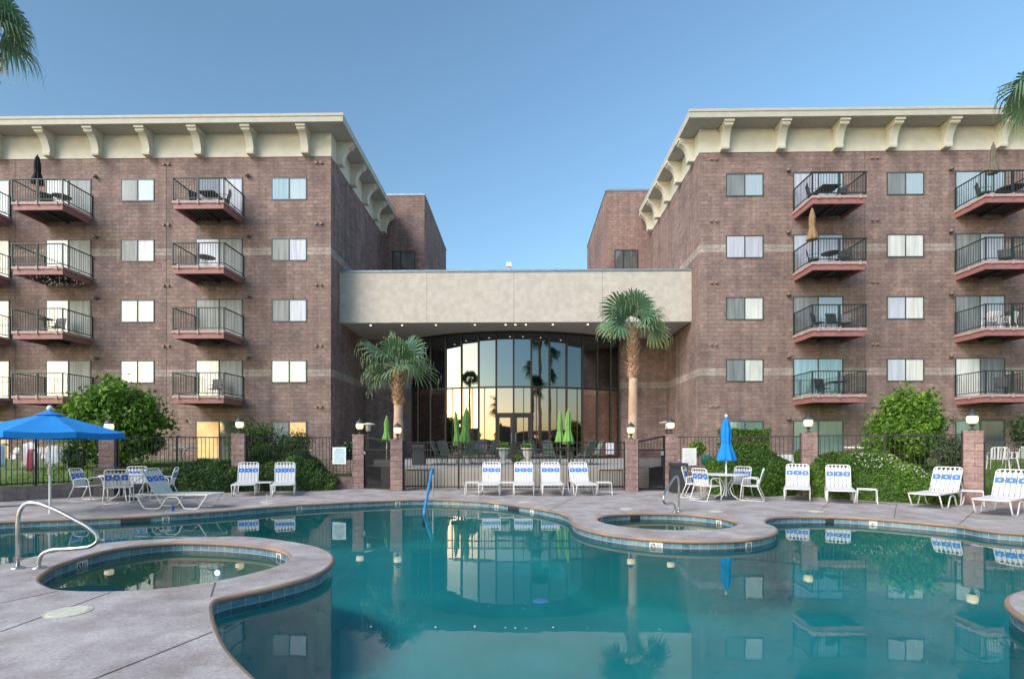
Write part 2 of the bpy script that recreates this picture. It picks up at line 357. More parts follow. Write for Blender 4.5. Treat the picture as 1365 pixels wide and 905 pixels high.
def water_mat(name, tint, rip=.02):
    m, n, l, b, out = newmat(name); n.remove(b)
    g = n.new('ShaderNodeNewGeometry'); nz = n.new('ShaderNodeTexNoise'); nz.inputs['Scale'].default_value = 1.6; nz.inputs['Detail'].default_value = 3
    l.new(g.outputs['Position'], nz.inputs['Vector']); bp = n.new('ShaderNodeBump'); bp.inputs['Strength'].default_value = 1; bp.inputs['Distance'].default_value = rip
    l.new(nz.outputs['Fac'], bp.inputs['Height'])
    fr = n.new('ShaderNodeFresnel'); fr.inputs['IOR'].default_value = 1.5; l.new(bp.outputs[0], fr.inputs['Normal'])
    gl = n.new('ShaderNodeBsdfGlossy'); gl.inputs['Roughness'].default_value = 0.01; l.new(bp.outputs[0], gl.inputs['Normal'])
    tr = n.new('ShaderNodeBsdfTransparent'); tr.inputs['Color'].default_value = C4(tint)
    mx = n.new('ShaderNodeMixShader'); l.new(fr.outputs[0], mx.inputs[0]); l.new(tr.outputs[0], mx.inputs[1]); l.new(gl.outputs[0], mx.inputs[2])
    l.new(mx.outputs[0], out.inputs[0]); return m
M['water'] = water_mat('pool_water', (.33,.97,.95), .0012); M['spawater'] = water_mat('spa_water', (.62,.92,.84), .0015)
M['plaster'] = mat('pool_plaster', (.43,.78,.80), .8, var=.14, scale=.5)
M['spaplaster'] = mat('spa_plaster', (.60,.74,.68), .8, var=.12, scale=1.5)

# ------------------------------------------------------------------ pool outlines
def smooth(pts, sub=6):
    n = len(pts); out = []
    for i in range(n):
        p0, p1, p2, p3 = (Vector(pts[(i+k) % n][:2]) for k in (-1, 0, 1, 2))
        for j in range(sub):
            t = j/sub; a = 2*p1; b_ = (p2-p0)*t; c = (2*p0-5*p1+4*p2-p3)*t*t; d = (3*p1-p0-3*p2+p3)*t**3
            out.append(.5*(a+b_+c+d))
    return out
def g2(px, py): p = gr(px, py); return (p.x, p.y)
spaR_c = Vector((gr(891, 695.6).x, 10.8)); spaR_r = 1.95
arc = [(spaR_c.x+spaR_r*math.cos(R(a)), spaR_c.y+spaR_r*math.sin(R(a))) for a in range(182, 377, 15)]
c3 = Vector((6.20, 4.38))
arc3 = [(c3.x+1.62*math.cos(R(a)), c3.y+1.62*math.sin(R(a))) for a in range(90, 226, 15)]
pool_ctrl = ([(-15,8.6)] + [g2(*p) for p in ((0,694),(100,690),(201,685.5),(300,679),(399,671.5),(500,666.5),(568,664.5),(620,666),(662,669),(720,677),(756,685.5))]
  + arc + [g2(*p) for p in ((1030,688.5),(1093,687),(1164,690),(1271,699),(1365,709.6))]
  + [(12.6,8.3),(13.6,7.2),(12.5,6.5),(9.5,6.2),(7.6,6.05)] + arc3
  + [(5.15,2.7),(4.2,2.0),(2.2,1.75),(.2,2.0),(-.9,2.6)]
  + [g2(*p) for p in ((335,905),(300,868),(285,840),(279,818),(281,802),(300,793.5),(366,779.5),(420,764),(441,748),(436,735),(403,724.5),(330,715),(256,716.5),(146,722.7),(48,741),(0,752))]
  + [(-8.4,6.3),(-11,5.9),(-14,6.6),(-15.5,7.6)])
POOL = smooth(pool_ctrl, 5)
SPA_L = smooth([g2(*p) for p in ((47.6,773),(58,781),(80,786.5),(146,788),(220,783.5),(286,774.5),(340,763),(375,752),(390,741),(372,730.5),(330,724.5),(280,721.5),(234,721),(180,726),(130,735),(80,750),(55,763))], 5)
SPA_R = [Vector((spaR_c.x+.02+1.45*math.cos(R(a)), 11.13+1.28*math.sin(R(a)))) for a in range(0, 360, 5)]
def area(p): return .5*sum(p[i].x*p[(i+1)%len(p)].y-p[(i+1)%len(p)].x*p[i].y for i in range(len(p)))
for P in (POOL, SPA_L, SPA_R):
    if area(P) < 0: P.reverse()             # CCW: inside is to the left
def fill(name, loops, z, m, flip=False, hole=True):
    bm = bmesh.new(); es = []
    for lp in loops:
        vs = [bm.verts.new((p[0], p[1], z)) for p in lp]
        es += [bm.edges.new((vs[i], vs[(i+1) % len(vs)])) for i in range(len(vs))]
    bmesh.ops.triangle_fill(bm, use_beauty=True, edges=es)
    for f in bm.faces:
        f.normal_update()
        if f.normal.z < 0: f.normal_flip()
    me = bpy.data.meshes.new(name); bm.to_mesh(me); bm.free(); me.materials.append(m)
    o = bpy.data.objects.new(name, me); COL.objects.link(o); return struct(o)
DK = [(-34,-9),(34,-9),(34,50),(-34,50)]
def subdiv(lp, n=12):
    out = []
    for i in range(len(lp)):
        a, b_ = Vector(lp[i]), Vector(lp[(i+1) % len(lp)])
        for k in range(n): out.append(a.lerp(b_, k/n))
    return out
fill('pool_deck', [subdiv(DK), POOL, SPA_L, SPA_R], 0, M['concrete'])
ZW = -.155
def sweep(name, lp, prof, m, uv=False):
    """prof: (inward offset, z)"""
    n = len(lp); nr = []; s = [0]
    for i in range(n):
        t = (lp[(i+1)%n]-lp[i-1]); t.normalize(); nr.append(Vector((-t.y, t.x)))
        s.append(s[-1]+(lp[(i+1)%n]-lp[i]).length)
    b = MB(); k = len(prof); uvs = []
    for i in range(n):
        for o_, z in prof: b.v.append((lp[i].x+nr[i].x*o_, lp[i].y+nr[i].y*o_, z))
    for i in range(n):
        i2 = (i+1) % n
        for j in range(k-1):
            b.f.append((i*k+j, i*k+j+1, i2*k+j+1, i2*k+j)); b.m.append(0)
            uvs += [(s[i], prof[j][1]), (s[i], prof[j+1][1]), (s[i+1], prof[j+1][1]), (s[i+1], prof[j][1])]
    if uv: b.uv = uvs
    return struct(b.build(name, m, smooth=not uv))
NOSE = [(0,0),(.022,-.004),(.038,-.018),(.042,-.038),(.034,-.056),(.014,-.066),(0,-.068)]
for nm, lp, dp, pl in (('pool', POOL, -1.35, M['plaster']), ('left_spa', SPA_L, -.95, M['spaplaster']), ('right_spa', SPA_R, -.95, M['spaplaster'])):
    sweep(nm+'_coping', lp, NOSE, M['nose'])
    sweep(nm+'_waterline_tiles', lp, [(0,-.066),(0,-.225)], M['tile'], True)
    sweep(nm+'_basin_wall', lp, [(0,-.225),(0,dp+.15),(.12,dp+.03),(.25,dp)], pl)
    fill(nm+'_basin_floor', [lp], dp, pl)
    fill(nm+'_water', [lp], ZW, M['water'] if nm == 'pool' else M['spawater'])
# deck joints
b = MB()
def strip(p, q, wd=.012, z=.004):
    p, q = Vector((p[0],p[1],z)), Vector((q[0],q[1],z)); t = (q-p).normalized(); s_ = Vector((-t.y, t.x, 0))*wd/2
    b.quad(p-s_, q-s_, q+s_, p+s_)
for a, c in (((0,842),(147,789.5)),((0,804),(76,788)),((120,907),(283,842)),((120,683),(150,664)),((440,663),(480,652)),((730,681),(780,656)),((835,684),(800,672)),((905,672),(1000,656)),((1090,684),(1112,662)),((1192,691),(1195,672)),((1278,699),(1300,680)),((560,662),(563,655)),((281,795),(287,776))):
    strip(g2(*a), g2(*c))
struct(b.build('deck_joints', M['joint']))
# surrounding ground
b = MB()
for x0, x1, y0, y1 in ((-2500,-34,-2500,2500),(34,2500,-2500,2500),(-34,34,-2500,-9),(-34,34,50,2500)):
    b.add([(x0,y0,-.01),(x1,y0,-.01),(x1,y1,-.01),(x0,y1,-.01)], [(0,1,2,3)])
struct(b.build('ground', M['dirt']))
# far hills behind the camera (mirrored in the lobby glass)
b = MB(); N = 90; row = []
for i in range(N+1):
    a = R(150+240*i/N); d = 1500
    h = 26+60*abs(noise.noise(Vector((i*.11, 3.1, 0))))+26*noise.noise(Vector((i*.42, 7, 0)))
    row.append((math.cos(a)*d, math.sin(a)*d, max(h, 12)))
for i in range(N):
    p, q = row[i], row[i+1]
    b.add([(p[0],p[1],-1),(q[0],q[1],-1),q,p,(q[0]*1.3,q[1]*1.3,-1),(p[0]*1.3,p[1]*1.3,-1)], [(0,1,2,3),(3,2,4,5)])
struct(b.build('hills', M['hill']))

# ------------------------------------------------------------------ fence line and lawns
P1, P2, P3 = (Vector((XY(145.5,16.5),16.5)), Vector((XY(319.5,17.9),17.9)), Vector((XY(479.5,19.1),19.1)))
P4, P5 = Vector((XY(530,18.06),18.06)), Vector((XY(841,18.06),18.06))
P6, P7, P8 = Vector((XY(894,18.3),18.3)), Vector((XY(1077.5,16.5),16.5)), Vector((XY(1296,14.5),14.5))
PL, PR = Vector((XY(-70,13.6),13.6)), Vector((XY(1500,12.6),12.6))
PLL, PRR = Vector((-24,12.0)), Vector((24,10.5))
def sheet(name, front, back, zf, zb, m, rows=10, amp=0):
    b = MB(); n = len(front)
    for i in range(n):
        for j in range(rows+1):
            t = j/rows; p = Vector(front[i]).lerp(Vector(back[i]), t)
            z = zf[i]+(zb-zf[i])*min(1, t*1.15)
            b.v.append((p.x, p.y, z+amp*noise.noise(Vector((p.x*.7, p.y*.7, 0)))))
    for i in range(n-1):
        for j in range(rows):
            k = i*(rows+1)+j; b.f.append((k, k+rows+1, k+rows+2, k+1)); b.m.append(0)
    return struct(b.build(name, m, smooth=True))
def dens(pts, n=6):
    out = []
    for i in range(len(pts)-1):
        for k in range(n): out.append(Vector(pts[i]).lerp(Vector(pts[i+1]), k/n))
    return out+[Vector(pts[-1])]
XWL, XWR = XY(441,27), XY(933,27)          # inner corners of the two wings
sheet('lawn', dens([PLL,PL,P1,P2,P3]), dens([(-34,27),(-22,27),(-16,27),(-12,27),(XWL,27)]), [.38]*25, .82, M['grass'], amp=.02)
sheet('lawn', dens([P6,P7,P8,PR,PRR]), dens([(XWR,27),(13,27),(18,27),(24,27),(34,27)]), [.4]*12+[.26]*13, .80, M['grass'], amp=.02)
def grass_blades(name, front, back, zf, zb, n, seed):
    rr = random.Random(seed); b = MB(); tone = []
    for _ in range(n):
        s_ = rr.random()*(len(front)-1); i = int(s_); f = Vector(front[i]).lerp(Vector(front[i+1]), s_-i); k = Vector(back[i]).lerp(Vector(back[i+1]), s_-i)
        t = rr.random()*.85; p = f.lerp(k, t); z = zf+(zb-zf)*min(1, t*1.15)
        a = rr.random()*6.28; w_ = .012; h = rr.uniform(.04,.09); dx, dy = math.cos(a)*w_, math.sin(a)*w_
        b.add([(p.x-dx,p.y-dy,z-.01),(p.x+dx,p.y+dy,z-.01),(p.x+rr.gauss(0,.03),p.y+rr.gauss(0,.03),z+h)], [(0,1,2)]); tone.append(rr.random())
    b.tone = tone; o = b.build(name, M['leafD']); o['kind'] = 'stuff'; return o
grass_blades('grass', [PL,P1,P2,P3], [(-22,27),(-16,27),(-12,27),(XWL,27)], .38, .82, 16000, 3)
grass_blades('grass', [P8,PR], [(18,27),(24,27)], .27, .80, 9000, 4)
# low walls carrying the fence
def low_wall(name, pts, z1, th, m, label, z0=0.0, cap=None):
    b = MB()
    for i in range(len(pts)-1):
        p, q = Vector((pts[i][0],pts[i][1],0)), Vector((pts[i+1][0],pts[i+1][1],0)); L = (q-p).length
        T = Matrix.Translation(p) @ Matrix.Rotation(math.atan2(q.y-p.y, q.x-p.x), 4, 'Z')
        b.box(0, L, -th/2, th/2, z0, z1, T=T)
    return tag(b.build(name, m), label, 'wall')
low_wall('retaining_wall', [PLL, PL, P1-Vector((.02,0))], .40, .26, M['cmu'], 'low grey block retaining wall behind the white table set, black fence on top')
low_wall('retaining_wall', [P1, P2], .40, .24, M['cmu'], 'low block wall mostly buried under the long dark green hedge')
low_wall('retaining_wall', [P2, P3], .42, .3, M['pillar'], 'short block kerb wall running up to the pillar left of the left gate')
low_wall('retaining_wall', [P6, P7], .40, .24, M['cmu'], 'low block wall behind the table with the closed blue umbrella')
low_wall('retaining_wall', [P7, P8], .38, .24, M['cmu'], 'low block wall hidden behind the bright green hedge mounds')
low_wall('retaining_wall', [P8, PR, PRR], .24, .26, M['pillar'], 'low reddish kerb wall under the fence at the far right')
# patio
b = MB(); pf = .74
A0, A1 = Vector((P4.x-.9, 19.35)), Vector((P5.x+.9, 19.35))
b.add([(A0.x,A0.y,pf),(A1.x,A1.y,pf),(XWR,27,pf),(XWR,34,pf),(XWL,34,pf),(XWL,27,pf)], [(0,1,2,3,4,5)])
struct(b.build('patio_floor', M['patio']))
o = low_wall('patio_wall', [A0, A1], .735, .25, M['beige'], 'long beige stucco wall holding up the raised patio behind the centre fence')
low_wall('rubble_wall', [(P3.x-2.1,20.3), (P3.x-.2,20.6)], .95, .3, M['stone'], 'low pinkish stone wall behind the blue and white sign left of the gate', z0=.3)
low_wall('rubble_wall', [(P6.x+.4,20.2), (P6.x+2.4,19.8)], .95, .3, M['stone'], 'low pinkish stone wall behind the white sign right of the gate', z0=.3)

# ------------------------------------------------------------------ wings
Z0, DZ, YF = .82, 3.15, 27.0
ZFR, ZSO, ZTOP = 16.47, 17.68, 18.08
def wframe(b, x0, x1, z0, z1, y, t=.055, mull=None):
    """window/door frame standing 2 cm proud of the wall plane y"""
    ya, yb = y-.03, y+.06
    b.box(x0, x1, ya, yb, z1-t, z1); b.box(x0, x1, ya, yb, z0, z0+t)
    b.box(x0, x0+t, ya, yb, z0+t, z1-t); b.box(x1-t, x1, ya, yb, z0+t, z1-t)
    for q in ([mull] if mull is not None else []): b.box(q-t*.5, q+t*.5, ya-.006, yb, z0+t, z1-t)
def opening(parent, name, x0, x1, z0, z1, lm, rm, y=YF, third=None):
    f = MB(); mid = (x0+x1)/2; wframe(f, x0, x1, z0, z1, y, .05, mid); fo = f.build(name, M['wframe'], parent)
    t = .05
    p = MB(); p.box(x0+t, mid-t*.5, y-.012, y+.02, z0+t, z1-t); p.build('pane', M[lm], fo)
    p = MB(); p.box(mid+t*.5, x1-t, y-.004, y+.02, z0+t, z1-t); p.build('pane', M[rm], fo)
    return fo
def bracket_mesh():
    b = MB(); h = ZSO-ZFR-.03
    pr = [(0,0),(0,-.0)]
    # profile in (y, z): y outward negative
    prof = [(0,0),(-.30,0),(-.33,.10),(-.33,.16)]
    for i in range(9):
        t = i/8; a = t*math.pi/2
        prof.append((-.30-.42*(1-math.cos(a)), .16+(h-.42)*math.sin(a)**1.2))
    prof += [(-.72,h-.22),(0,h-.22)]
    b.prism(prof, -.19, .19)
    b.prism([(0,h-.22),(-.76,h-.22),(-.76,h-.10),(0,h-.10)], -.22, .22)
    b.prism([(0,h-.10),(-.84,h-.10),(-.84,h),(0,h)], -.25, .25)
    return b
bm_proto = bracket_mesh()
BAL_W, BAL_D = 2.46, 1.75
def make_balcony(parent, x, z, side):
    """x centre, z floor level; side=-1 left wing, 1 right wing"""
    if not make_balcony.cache:
        b = MB(); W, D = BAL_W/2, BAL_D
        for a, c, d, e in ((-W, W, -D, -D+.09), (-W, -W+.09, -D+.09, 0), (W-.09, W, -D+.09, 0)):
            b.box(a, c, d, e, -.38, -.14)
            b.box(a+.0, c, d, e, -.139, -.12)
        e0 = b
        p = MB(); p.box(-W-.05, W+.05, -D-.05, 0, -.12, 0)
        for x_ in (-W+.25, 0, W-.25): p.box(x_-.045, x_+.045, -D-.085, -D-.05, -.16, .03)
        for s_ in (-1, 1): p.box(s_*(W+.068)-.018, s_*(W+.068)+.018, -.95, -.87, -.16, .03)
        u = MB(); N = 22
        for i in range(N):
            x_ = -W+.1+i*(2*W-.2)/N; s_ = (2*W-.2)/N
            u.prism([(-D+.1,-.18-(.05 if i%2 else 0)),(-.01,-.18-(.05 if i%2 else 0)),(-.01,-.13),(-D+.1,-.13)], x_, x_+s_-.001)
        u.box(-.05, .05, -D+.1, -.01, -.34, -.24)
        r = MB(); h = 1.08; W2 = W+.02; D2 = D+.02
        for x_ in (-W2, -.0, W2): r.box(x_-.028, x_+.028, -D2-.028, -D2+.028, .0, h)
        for x_ in (-W2, W2):
            r.box(x_-.025, x_+.025, -.06, -.01, 0, h)
            r.box(x_-.03, x_+.03, -D2, 0, h, h+.04); r.box(x_-.02, x_+.02, -D2, 0, .10, .135)
        r.box(-W2-.08, W2+.08, -D2-.034, -D2+.034, h+.001, h+.043); r.box(-W2, W2, -D2-.02, -D2+.02, .10, .135)
        k = MB(); n = 19
        for i in range(1, n):
            x_ = -W2+i*2*W2/n; k.box(x_-.008, x_+.008, -D2-.008, -D2+.008, .135, h)
        n = 13
        for x_ in (-W2, W2):
            for i in range(1, n):
                y_ = -D2+i*D2/n; k.box(x_-.008, x_+.008, y_-.008, y_+.008, .135, h)
        make_balcony.cache['m'] = None
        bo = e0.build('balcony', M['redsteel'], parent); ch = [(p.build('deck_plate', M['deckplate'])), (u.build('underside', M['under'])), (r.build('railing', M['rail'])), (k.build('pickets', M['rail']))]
        make_balcony.cache['me'] = (bo.data, [(c.name.split('.')[0], c.data) for c in ch])
        for c in ch: bpy.data.objects.remove(c)
        bpy.data.objects.remove(bo)
    me, ch = make_balcony.cache['me']
    o = bpy.data.objects.new('balcony', me); COL.objects.link(o); o.parent = parent; o.location = (x, YF, z)
    for nm, d in ch:
        c = bpy.data.objects.new(nm, d); COL.objects.link(c); c.parent = o
    return o
make_balcony.cache = {}
def part_from(me, name, parent, loc, rz=0):
    o = bpy.data.objects.new(name, me); COL.objects.link(o); o.parent = parent; o.location = loc; o.rotation_euler.z = rz; return o
_b = MB(); 
for s_ in (0,):
    _b.box(s_*.13-.055, s_*.13+.055, -.10, 0, -.05, .05); _b.box(s_*.13-.075, s_*.13+.075, -.13, -.10, .035, .055)
VENT = _b.build('tmp', mat('vent_paint', (.42,.27,.24), .7)); VENT_ME = VENT.data; bpy.data.objects.remove(VENT)
_b = MB(); _b.lathe([(.09,0),(.11,.03),(.11,.10),(.05,.14),(.0,.15)], 10, (0,-.12,-.08)); _b.box(-.05,.05,-.03,0,-.10,.06)
_o = _b.build('tmp', mat('bulkhead_light', (.16,.14,.12), .5)); WL_ME = _o.data; bpy.data.objects.remove(_o)
def wing(sgn, label):
    root = empty('apartment_wing', ((-20 if sgn < 0 else 20), YF, 0)); off = Vector((-root.location.x, -YF, 0))
    tag(root, label, 'building')
    hold = empty('tmp')    # never linked to picture: only holds coordinates
    bpy.data.objects.remove(hold)
    xw = XWL if sgn < 0 else XWR; xo = -36 if sgn < 0 else 36; Yb = 37.3
    def bld(b, name, m, par=root, **k):
        o = b.build(name, m, par, **k)
        if par is root: o.location = off
        return o
    def offp(o): o.location = Vector(o.location)+off; return o
    b = MB(); b.box(min(xw,xo), max(xw,xo), YF, Yb, -.2, ZFR); bld(b, 'wall', M['block'])
    f = MB(); f.box(min(xw+sgn*.0,xo)-(.03 if sgn>0 else 0), max(xw,xo)+(.03 if sgn<0 else 0), YF-.03, Yb, ZFR, ZSO); bld(f, 'frieze', M['cream'])
    xe = XY(457 if sgn < 0 else 919, 26.05)
    r = MB(); a, c = min(xe,xo), max(xe,xo)
    r.box(a, c, 26.05, Yb-.25, ZSO+.02, ZTOP, 0)
    r.box(a-.03 if sgn>0 else a, c+.03 if sgn<0 else c, 26.02, 26.06, ZTOP-.10, ZTOP+.03, 0)
    rf = bld(r, 'roof', M['trim'])
    s_ = MB(); s_.box(a+.06, c-.06, 26.12, Yb-.3, ZSO-.0, ZSO+.019); bld(s_, 'soffit', M['soffit'])
    # brackets
    bme = bm_proto.build('tmp', M['cream']); me = bme.data; bpy.data.objects.remove(bme)
    pxs = ([405,332,262,193,125,60,-10,-85] if sgn < 0 else [968,1043,1120,1192,1266,1340,1415,1490])
    for px in pxs:
        x = XY(px, 26.6) if sgn < 0 else XY(px, 26.6)
        part_from(me, 'bracket', root, Vector((x, YF-.031, ZFR+.02))+off)
    for yy in (28.0, 30.2, 32.5, 34.8, 36.8):
        part_from(me, 'bracket', root, Vector((xw-sgn*.031, yy, ZFR+.02))+off, R(90) if sgn < 0 else R(-90))
    # expansion joint
    for px in ((222, 20) if sgn < 0 else (1153,)):
        b = MB(); x = XY(px, YF); b.box(x-.012, x+.012, YF-.006, YF+.01, Z0, ZFR); bld(b, 'movement_joint', M['joint'])
    return root, off, offp
LW, offL, _ = wing(-1, 'left five storey reddish block apartment wing with balconies and white eaves')
RW, offR, _ = wing(1, 'right five storey reddish block apartment wing with balconies and white eaves')
def window(root, off, pa, pb, k, lm, rm):
    x0, x1 = XY(pa, YF), XY(pb, YF); zt = Z0+DZ*k+1.98
    o = opening(root, 'window', x0, x1, zt-1.17, zt, lm, rm); o.location = off; return o
def door(root, off, pa, pb, k, lm, rm):
    x0, x1 = XY(pa, YF), XY(pb, YF); z = Z0+DZ*k
    o = opening(root, 'sliding_door', x0, x1, z+.01, z+2.0, lm, rm); o.location = off
    if k > 0:
        bo = make_balcony(root, (x0+x1)/2, z, 1); bo.location = Vector(bo.location)+off
    return o
# level order: 4 = top ... 0 = ground
WL = {'A': (161,206), 'B': (362,409)}
for k, (l_, r_) in zip((4,3,2,1,0), (('p_grey','p_sky'),('p_grey','p_lilac'),('p_lilac','p_white'),('p_lilac','p_white'),('p_grey','p_grey'))): window(LW, offL, 161, 206, k, l_, r_)
for k, (l_, r_) in zip((4,3,2,1,0), (('p_teal','p_sky'),('p_grey','p_lilac'),('p_grey','p_lilac'),('p_teal','p_white'),('p_grey','p_warm'))): window(LW, offL, 362, 409, k, l_, r_)
for k, (l_, r_) in zip((4,3,2,1,0), (('p_dark','p_lilac'),('p_lilac','p_grey'),('p_grey','p_grey'),('p_white','p_grey'),('p_warm','p_dark'))): door(LW, offL, 261, 323.5, k, l_, r_)
for k, (l_, r_) in zip((4,3,2,1,0), (('p_sky','p_grey'),('p_sky','p_grey'),('p_white','p_grey'),('p_white','p_grey'),('p_dark','p_grey'))): door(LW, offL, 61.5, 121.5, k, l_, r_)
for k, (l_, r_) in zip((4,3,2,1,0), (('p_sky','p_sky'),('p_white','p_white'),('p_white','p_white'),('p_white','p_white'),('p_warm','p_warm'))): door(LW, offL, -48, 13, k, l_, r_)
for k, (l_, r_) in zip((4,3,2,1,0), (('p_grey','p_sky'),('p_lilac','p_lilac'),('p_grey','p_white'),('p_grey','p_white'),('p_teal','p_green'))): window(RW, offR, 967.5, 1017.5, k, l_, r_)
for k, (l_, r_) in zip((4,3,2,1,0), (('p_grey','p_sky'),('p_white','p_white'),('p_lilac','p_white'),('p_lilac','p_white'),('p_green','p_green'))): window(RW, offR, 1181.8, 1231.5, k, l_, r_)
for k, (l_, r_) in zip((4,3,2,1,0), (('p_lilac','p_sky'),('p_lilac','p_lilac'),('p_grey','p_sky'),('p_teal','p_teal'),('p_green','p_green'))): door(RW, offR, 1057, 1124, k, l_, r_)
for k, (l_, r_) in zip((4,3,2,1,0), (('p_sky','p_sky'),('p_grey','p_lilac'),('p_grey','p_lilac'),('p_white','p_grey'),('p_green','p_dark'))): door(RW, offR, 1273, 1339.5, k, l_, r_)
for k in range(5):
    zv = Z0+DZ*k+2.72; zl = Z0+DZ*k+2.1
    for root, off, vents, lights in ((LW, offL, (222,425), (129,331)), (RW, offR, (951,1165), (1050,1266))):
        for v in vents:
            if k or v in (425, 951, 1165): [part_from(VENT_ME, 'wall_vent', root, Vector((XY(v,YF)+e, YF, zv))+off) for e in (-.13, .13)]
        for v in lights: part_from(WL_ME, 'wall_light', root, Vector((XY(v,YF), YF, zl))+off)

# ------------------------------------------------------------------ stair towers
def tower(sgn, pe, pw0, pw1, label):
    Y = 37.3; xw = (XWL if sgn < 0 else XWR)+sgn*2; xe = XY(pe, Y); zt = 19.3 if sgn < 0 else 19.5
    root = empty('stair_tower', ((xw+xe)/2, Y, 0)); off = -Vector(root.location); tag(root, label, 'tower')
    b = MB(); b.box(min(xw,xe), max(xw,xe), Y, 48, 0, zt); o = b.build('wall', M['tower'], root); o.location = off
    c = MB(); c.box(min(xw,xe)-.04, max(xw,xe)+.04, Y-.04, 48.04, zt, zt+.14); o = c.build('coping', M['flash'], root); o.location = off
    x0, x1 = XY(pw0, Y), XY(pw1, Y); z1 = 1.6+258*Y/700; z0 = z1-1.9
    f = MB(); wframe(f, x0, x1, z0, z1, Y, .06, x0+(x1-x0)*.38); fo = f.build('window', M['bronze'], root); fo.location = off
    p = MB(); p.box(x0+.06, x1-.06, Y-.015, Y+.02, z0+.06, z1-.06); p.build('pane', M['p_dark'], fo)
    return root
tower(-1, 566, 523, 553.5, 'brown block stair tower rising behind the left wing')
tower(1, 808, 819, 850.5, 'brown block stair tower rising behind the right wing')

# ------------------------------------------------------------------ lobby
lob = empty('lobby_building', (0, 32, 0)); tag(lob, 'low lobby hall between the wings with stucco canopy and bowed mirror glass front', 'building'); OL = Vector((0,-32,0))
def lb(b, name, m, par=None, **k):
    o = b.build(name, m, par or lob, **k)
    if par is None: o.location = OL
    return o
YB = 28.3; zb0, zb1 = 8.17, 10.9; xb0, xb1 = XWL+.005, XWR-.005
b = MB(); b.box(xb0, xb1, YB, YB+.5, zb0, zb1); lb(b, 'canopy_beam', M['beam'])
for px in (569, 685, 803): x = XY(px, YB); b = MB(); b.box(x-.006, x+.006, YB-.003, YB+.01, zb0, zb1); lb(b, 'canopy_joint', M['joint'])
b = MB(); b.box(xb0, xb1, YB-.05, YB+.55, zb1, zb1+.09); lb(b, 'canopy_flashing', M['flash'])
b = MB(); b.box(xb0, xb1, YB+.5, 37.2, zb0+.03, zb0+.2); lb(b, 'canopy_soffit', M['beamsoffit'])
b = MB(); b.box(xb0, xb1, YB+.5, 37.2, zb1-.4, zb1-.2); lb(b, 'roof', M['beamsoffit'])
gl_px = [549,557.7,574.2,594.1,615.1,637.9,661.5,684.7,708.3,732.6,755.4,776.4,796.2,813.9,823.9]
YG = 32.95; xa, xc = XY(549, YG), XY(824, YG); hc = (xc-xa)/2; sag = 2.35; Rg = (hc*hc+sag*sag)/(2*sag); cg = Vector(((xa+xc)/2, YG-sag+Rg))
def on_arc(px):
    d = ray(px, HZ); d2 = Vector((d.x, d.y)); 
    # |t d - cg| = Rg, nearest root
    A = d2.dot(d2); B = -2*d2.dot(cg); Cc = cg.dot(cg)-Rg*Rg; disc = max(0, B*B-4*A*Cc); t = (-B-math.sqrt(disc))/(2*A); return d2*t
gp = [Vector((xa, YG))]+[on_arc(p) for p in gl_px[1:-1]]+[Vector((xc, YG))]
for a_, c_ in ((xb0, xa), (xc, xb1)): b = MB(); b.box(a_, c_, 33.0, 33.4, 0, zb0+.02); lb(b, 'wall', M['block'])
ZT = 4.93; ZD = 3.35
for i, p in enumerate(gp):
    w_ = .05; cw = MB(); cw.box(p.x-w_, p.x+w_, p.y-.09, p.y+.06, pf, zb0+.02); lb(cw, 'mullion', M['bronze'])
def seg(b, p, q, y0, y1, z0, z1):
    d = q-p; T = Matrix.Translation((p.x,p.y,0)) @ Matrix.Rotation(math.atan2(d.y, d.x), 4, 'Z'); b.box(0, d.length, y0, y1, z0, z1, T=T)
for i in range(14):
    p, q = gp[i], gp[i+1]
    for y0_, z0_, z1_ in ((-.07, ZT-.05, ZT+.05), (-.07, pf, pf+.14), (-.06, zb0-.10, zb0+.02)):
        tr = MB(); seg(tr, p, q, y0_, .05, z0_, z1_); lb(tr, 'transom', M['bronze'])
for i in (6, 7):
    tr = MB(); seg(tr, gp[i], gp[i+1], -.08, .05, ZD-.06, ZD+.08); lb(tr, 'transom', M['bronze'])
for i in range(14):
    p, q = gp[i], gp[i+1]
    g = MB(); seg(g, p, q, -.01, .01, ZT+.05, zb0-.1); lb(g, 'upper_pane', M['g_up'])
    g = MB(); seg(g, p, q, -.01, .01, (ZD+.08 if i in (6,7) else pf+.14), ZT-.05); lb(g, 'lower_pane', M['g_lo'])
    if i in (6, 7):
        d = MB(); T0 = p.lerp(q, .05); T1 = p.lerp(q, .95)
        seg(d, T0, p.lerp(q,.19), -.06, .03, pf+.14, ZD-.06); seg(d, p.lerp(q,.81), T1, -.06, .03, pf+.14, ZD-.06)
        seg(d, p.lerp(q,.19), p.lerp(q,.81), -.06, .03, pf+.14, pf+.4); seg(d, p.lerp(q,.19), p.lerp(q,.81), -.06, .03, ZD-.2, ZD-.06)
        do = lb(d, 'entrance_door', M['bronze'])
        g = MB(); seg(g, p.lerp(q,.19), p.lerp(q,.81), -.015, .01, pf+.4, ZD-.2); g.build('glass', M['g_lo'], do)
        g = MB(); x = (q if i == 6 else p); s_ = (-.12 if i == 6 else .12)
        g.tube([(x.x+s_,x.y-.12,pf+.9),(x.x+s_,x.y-.12,pf+1.5)], .015); g.build('handle', M['steel'], do)
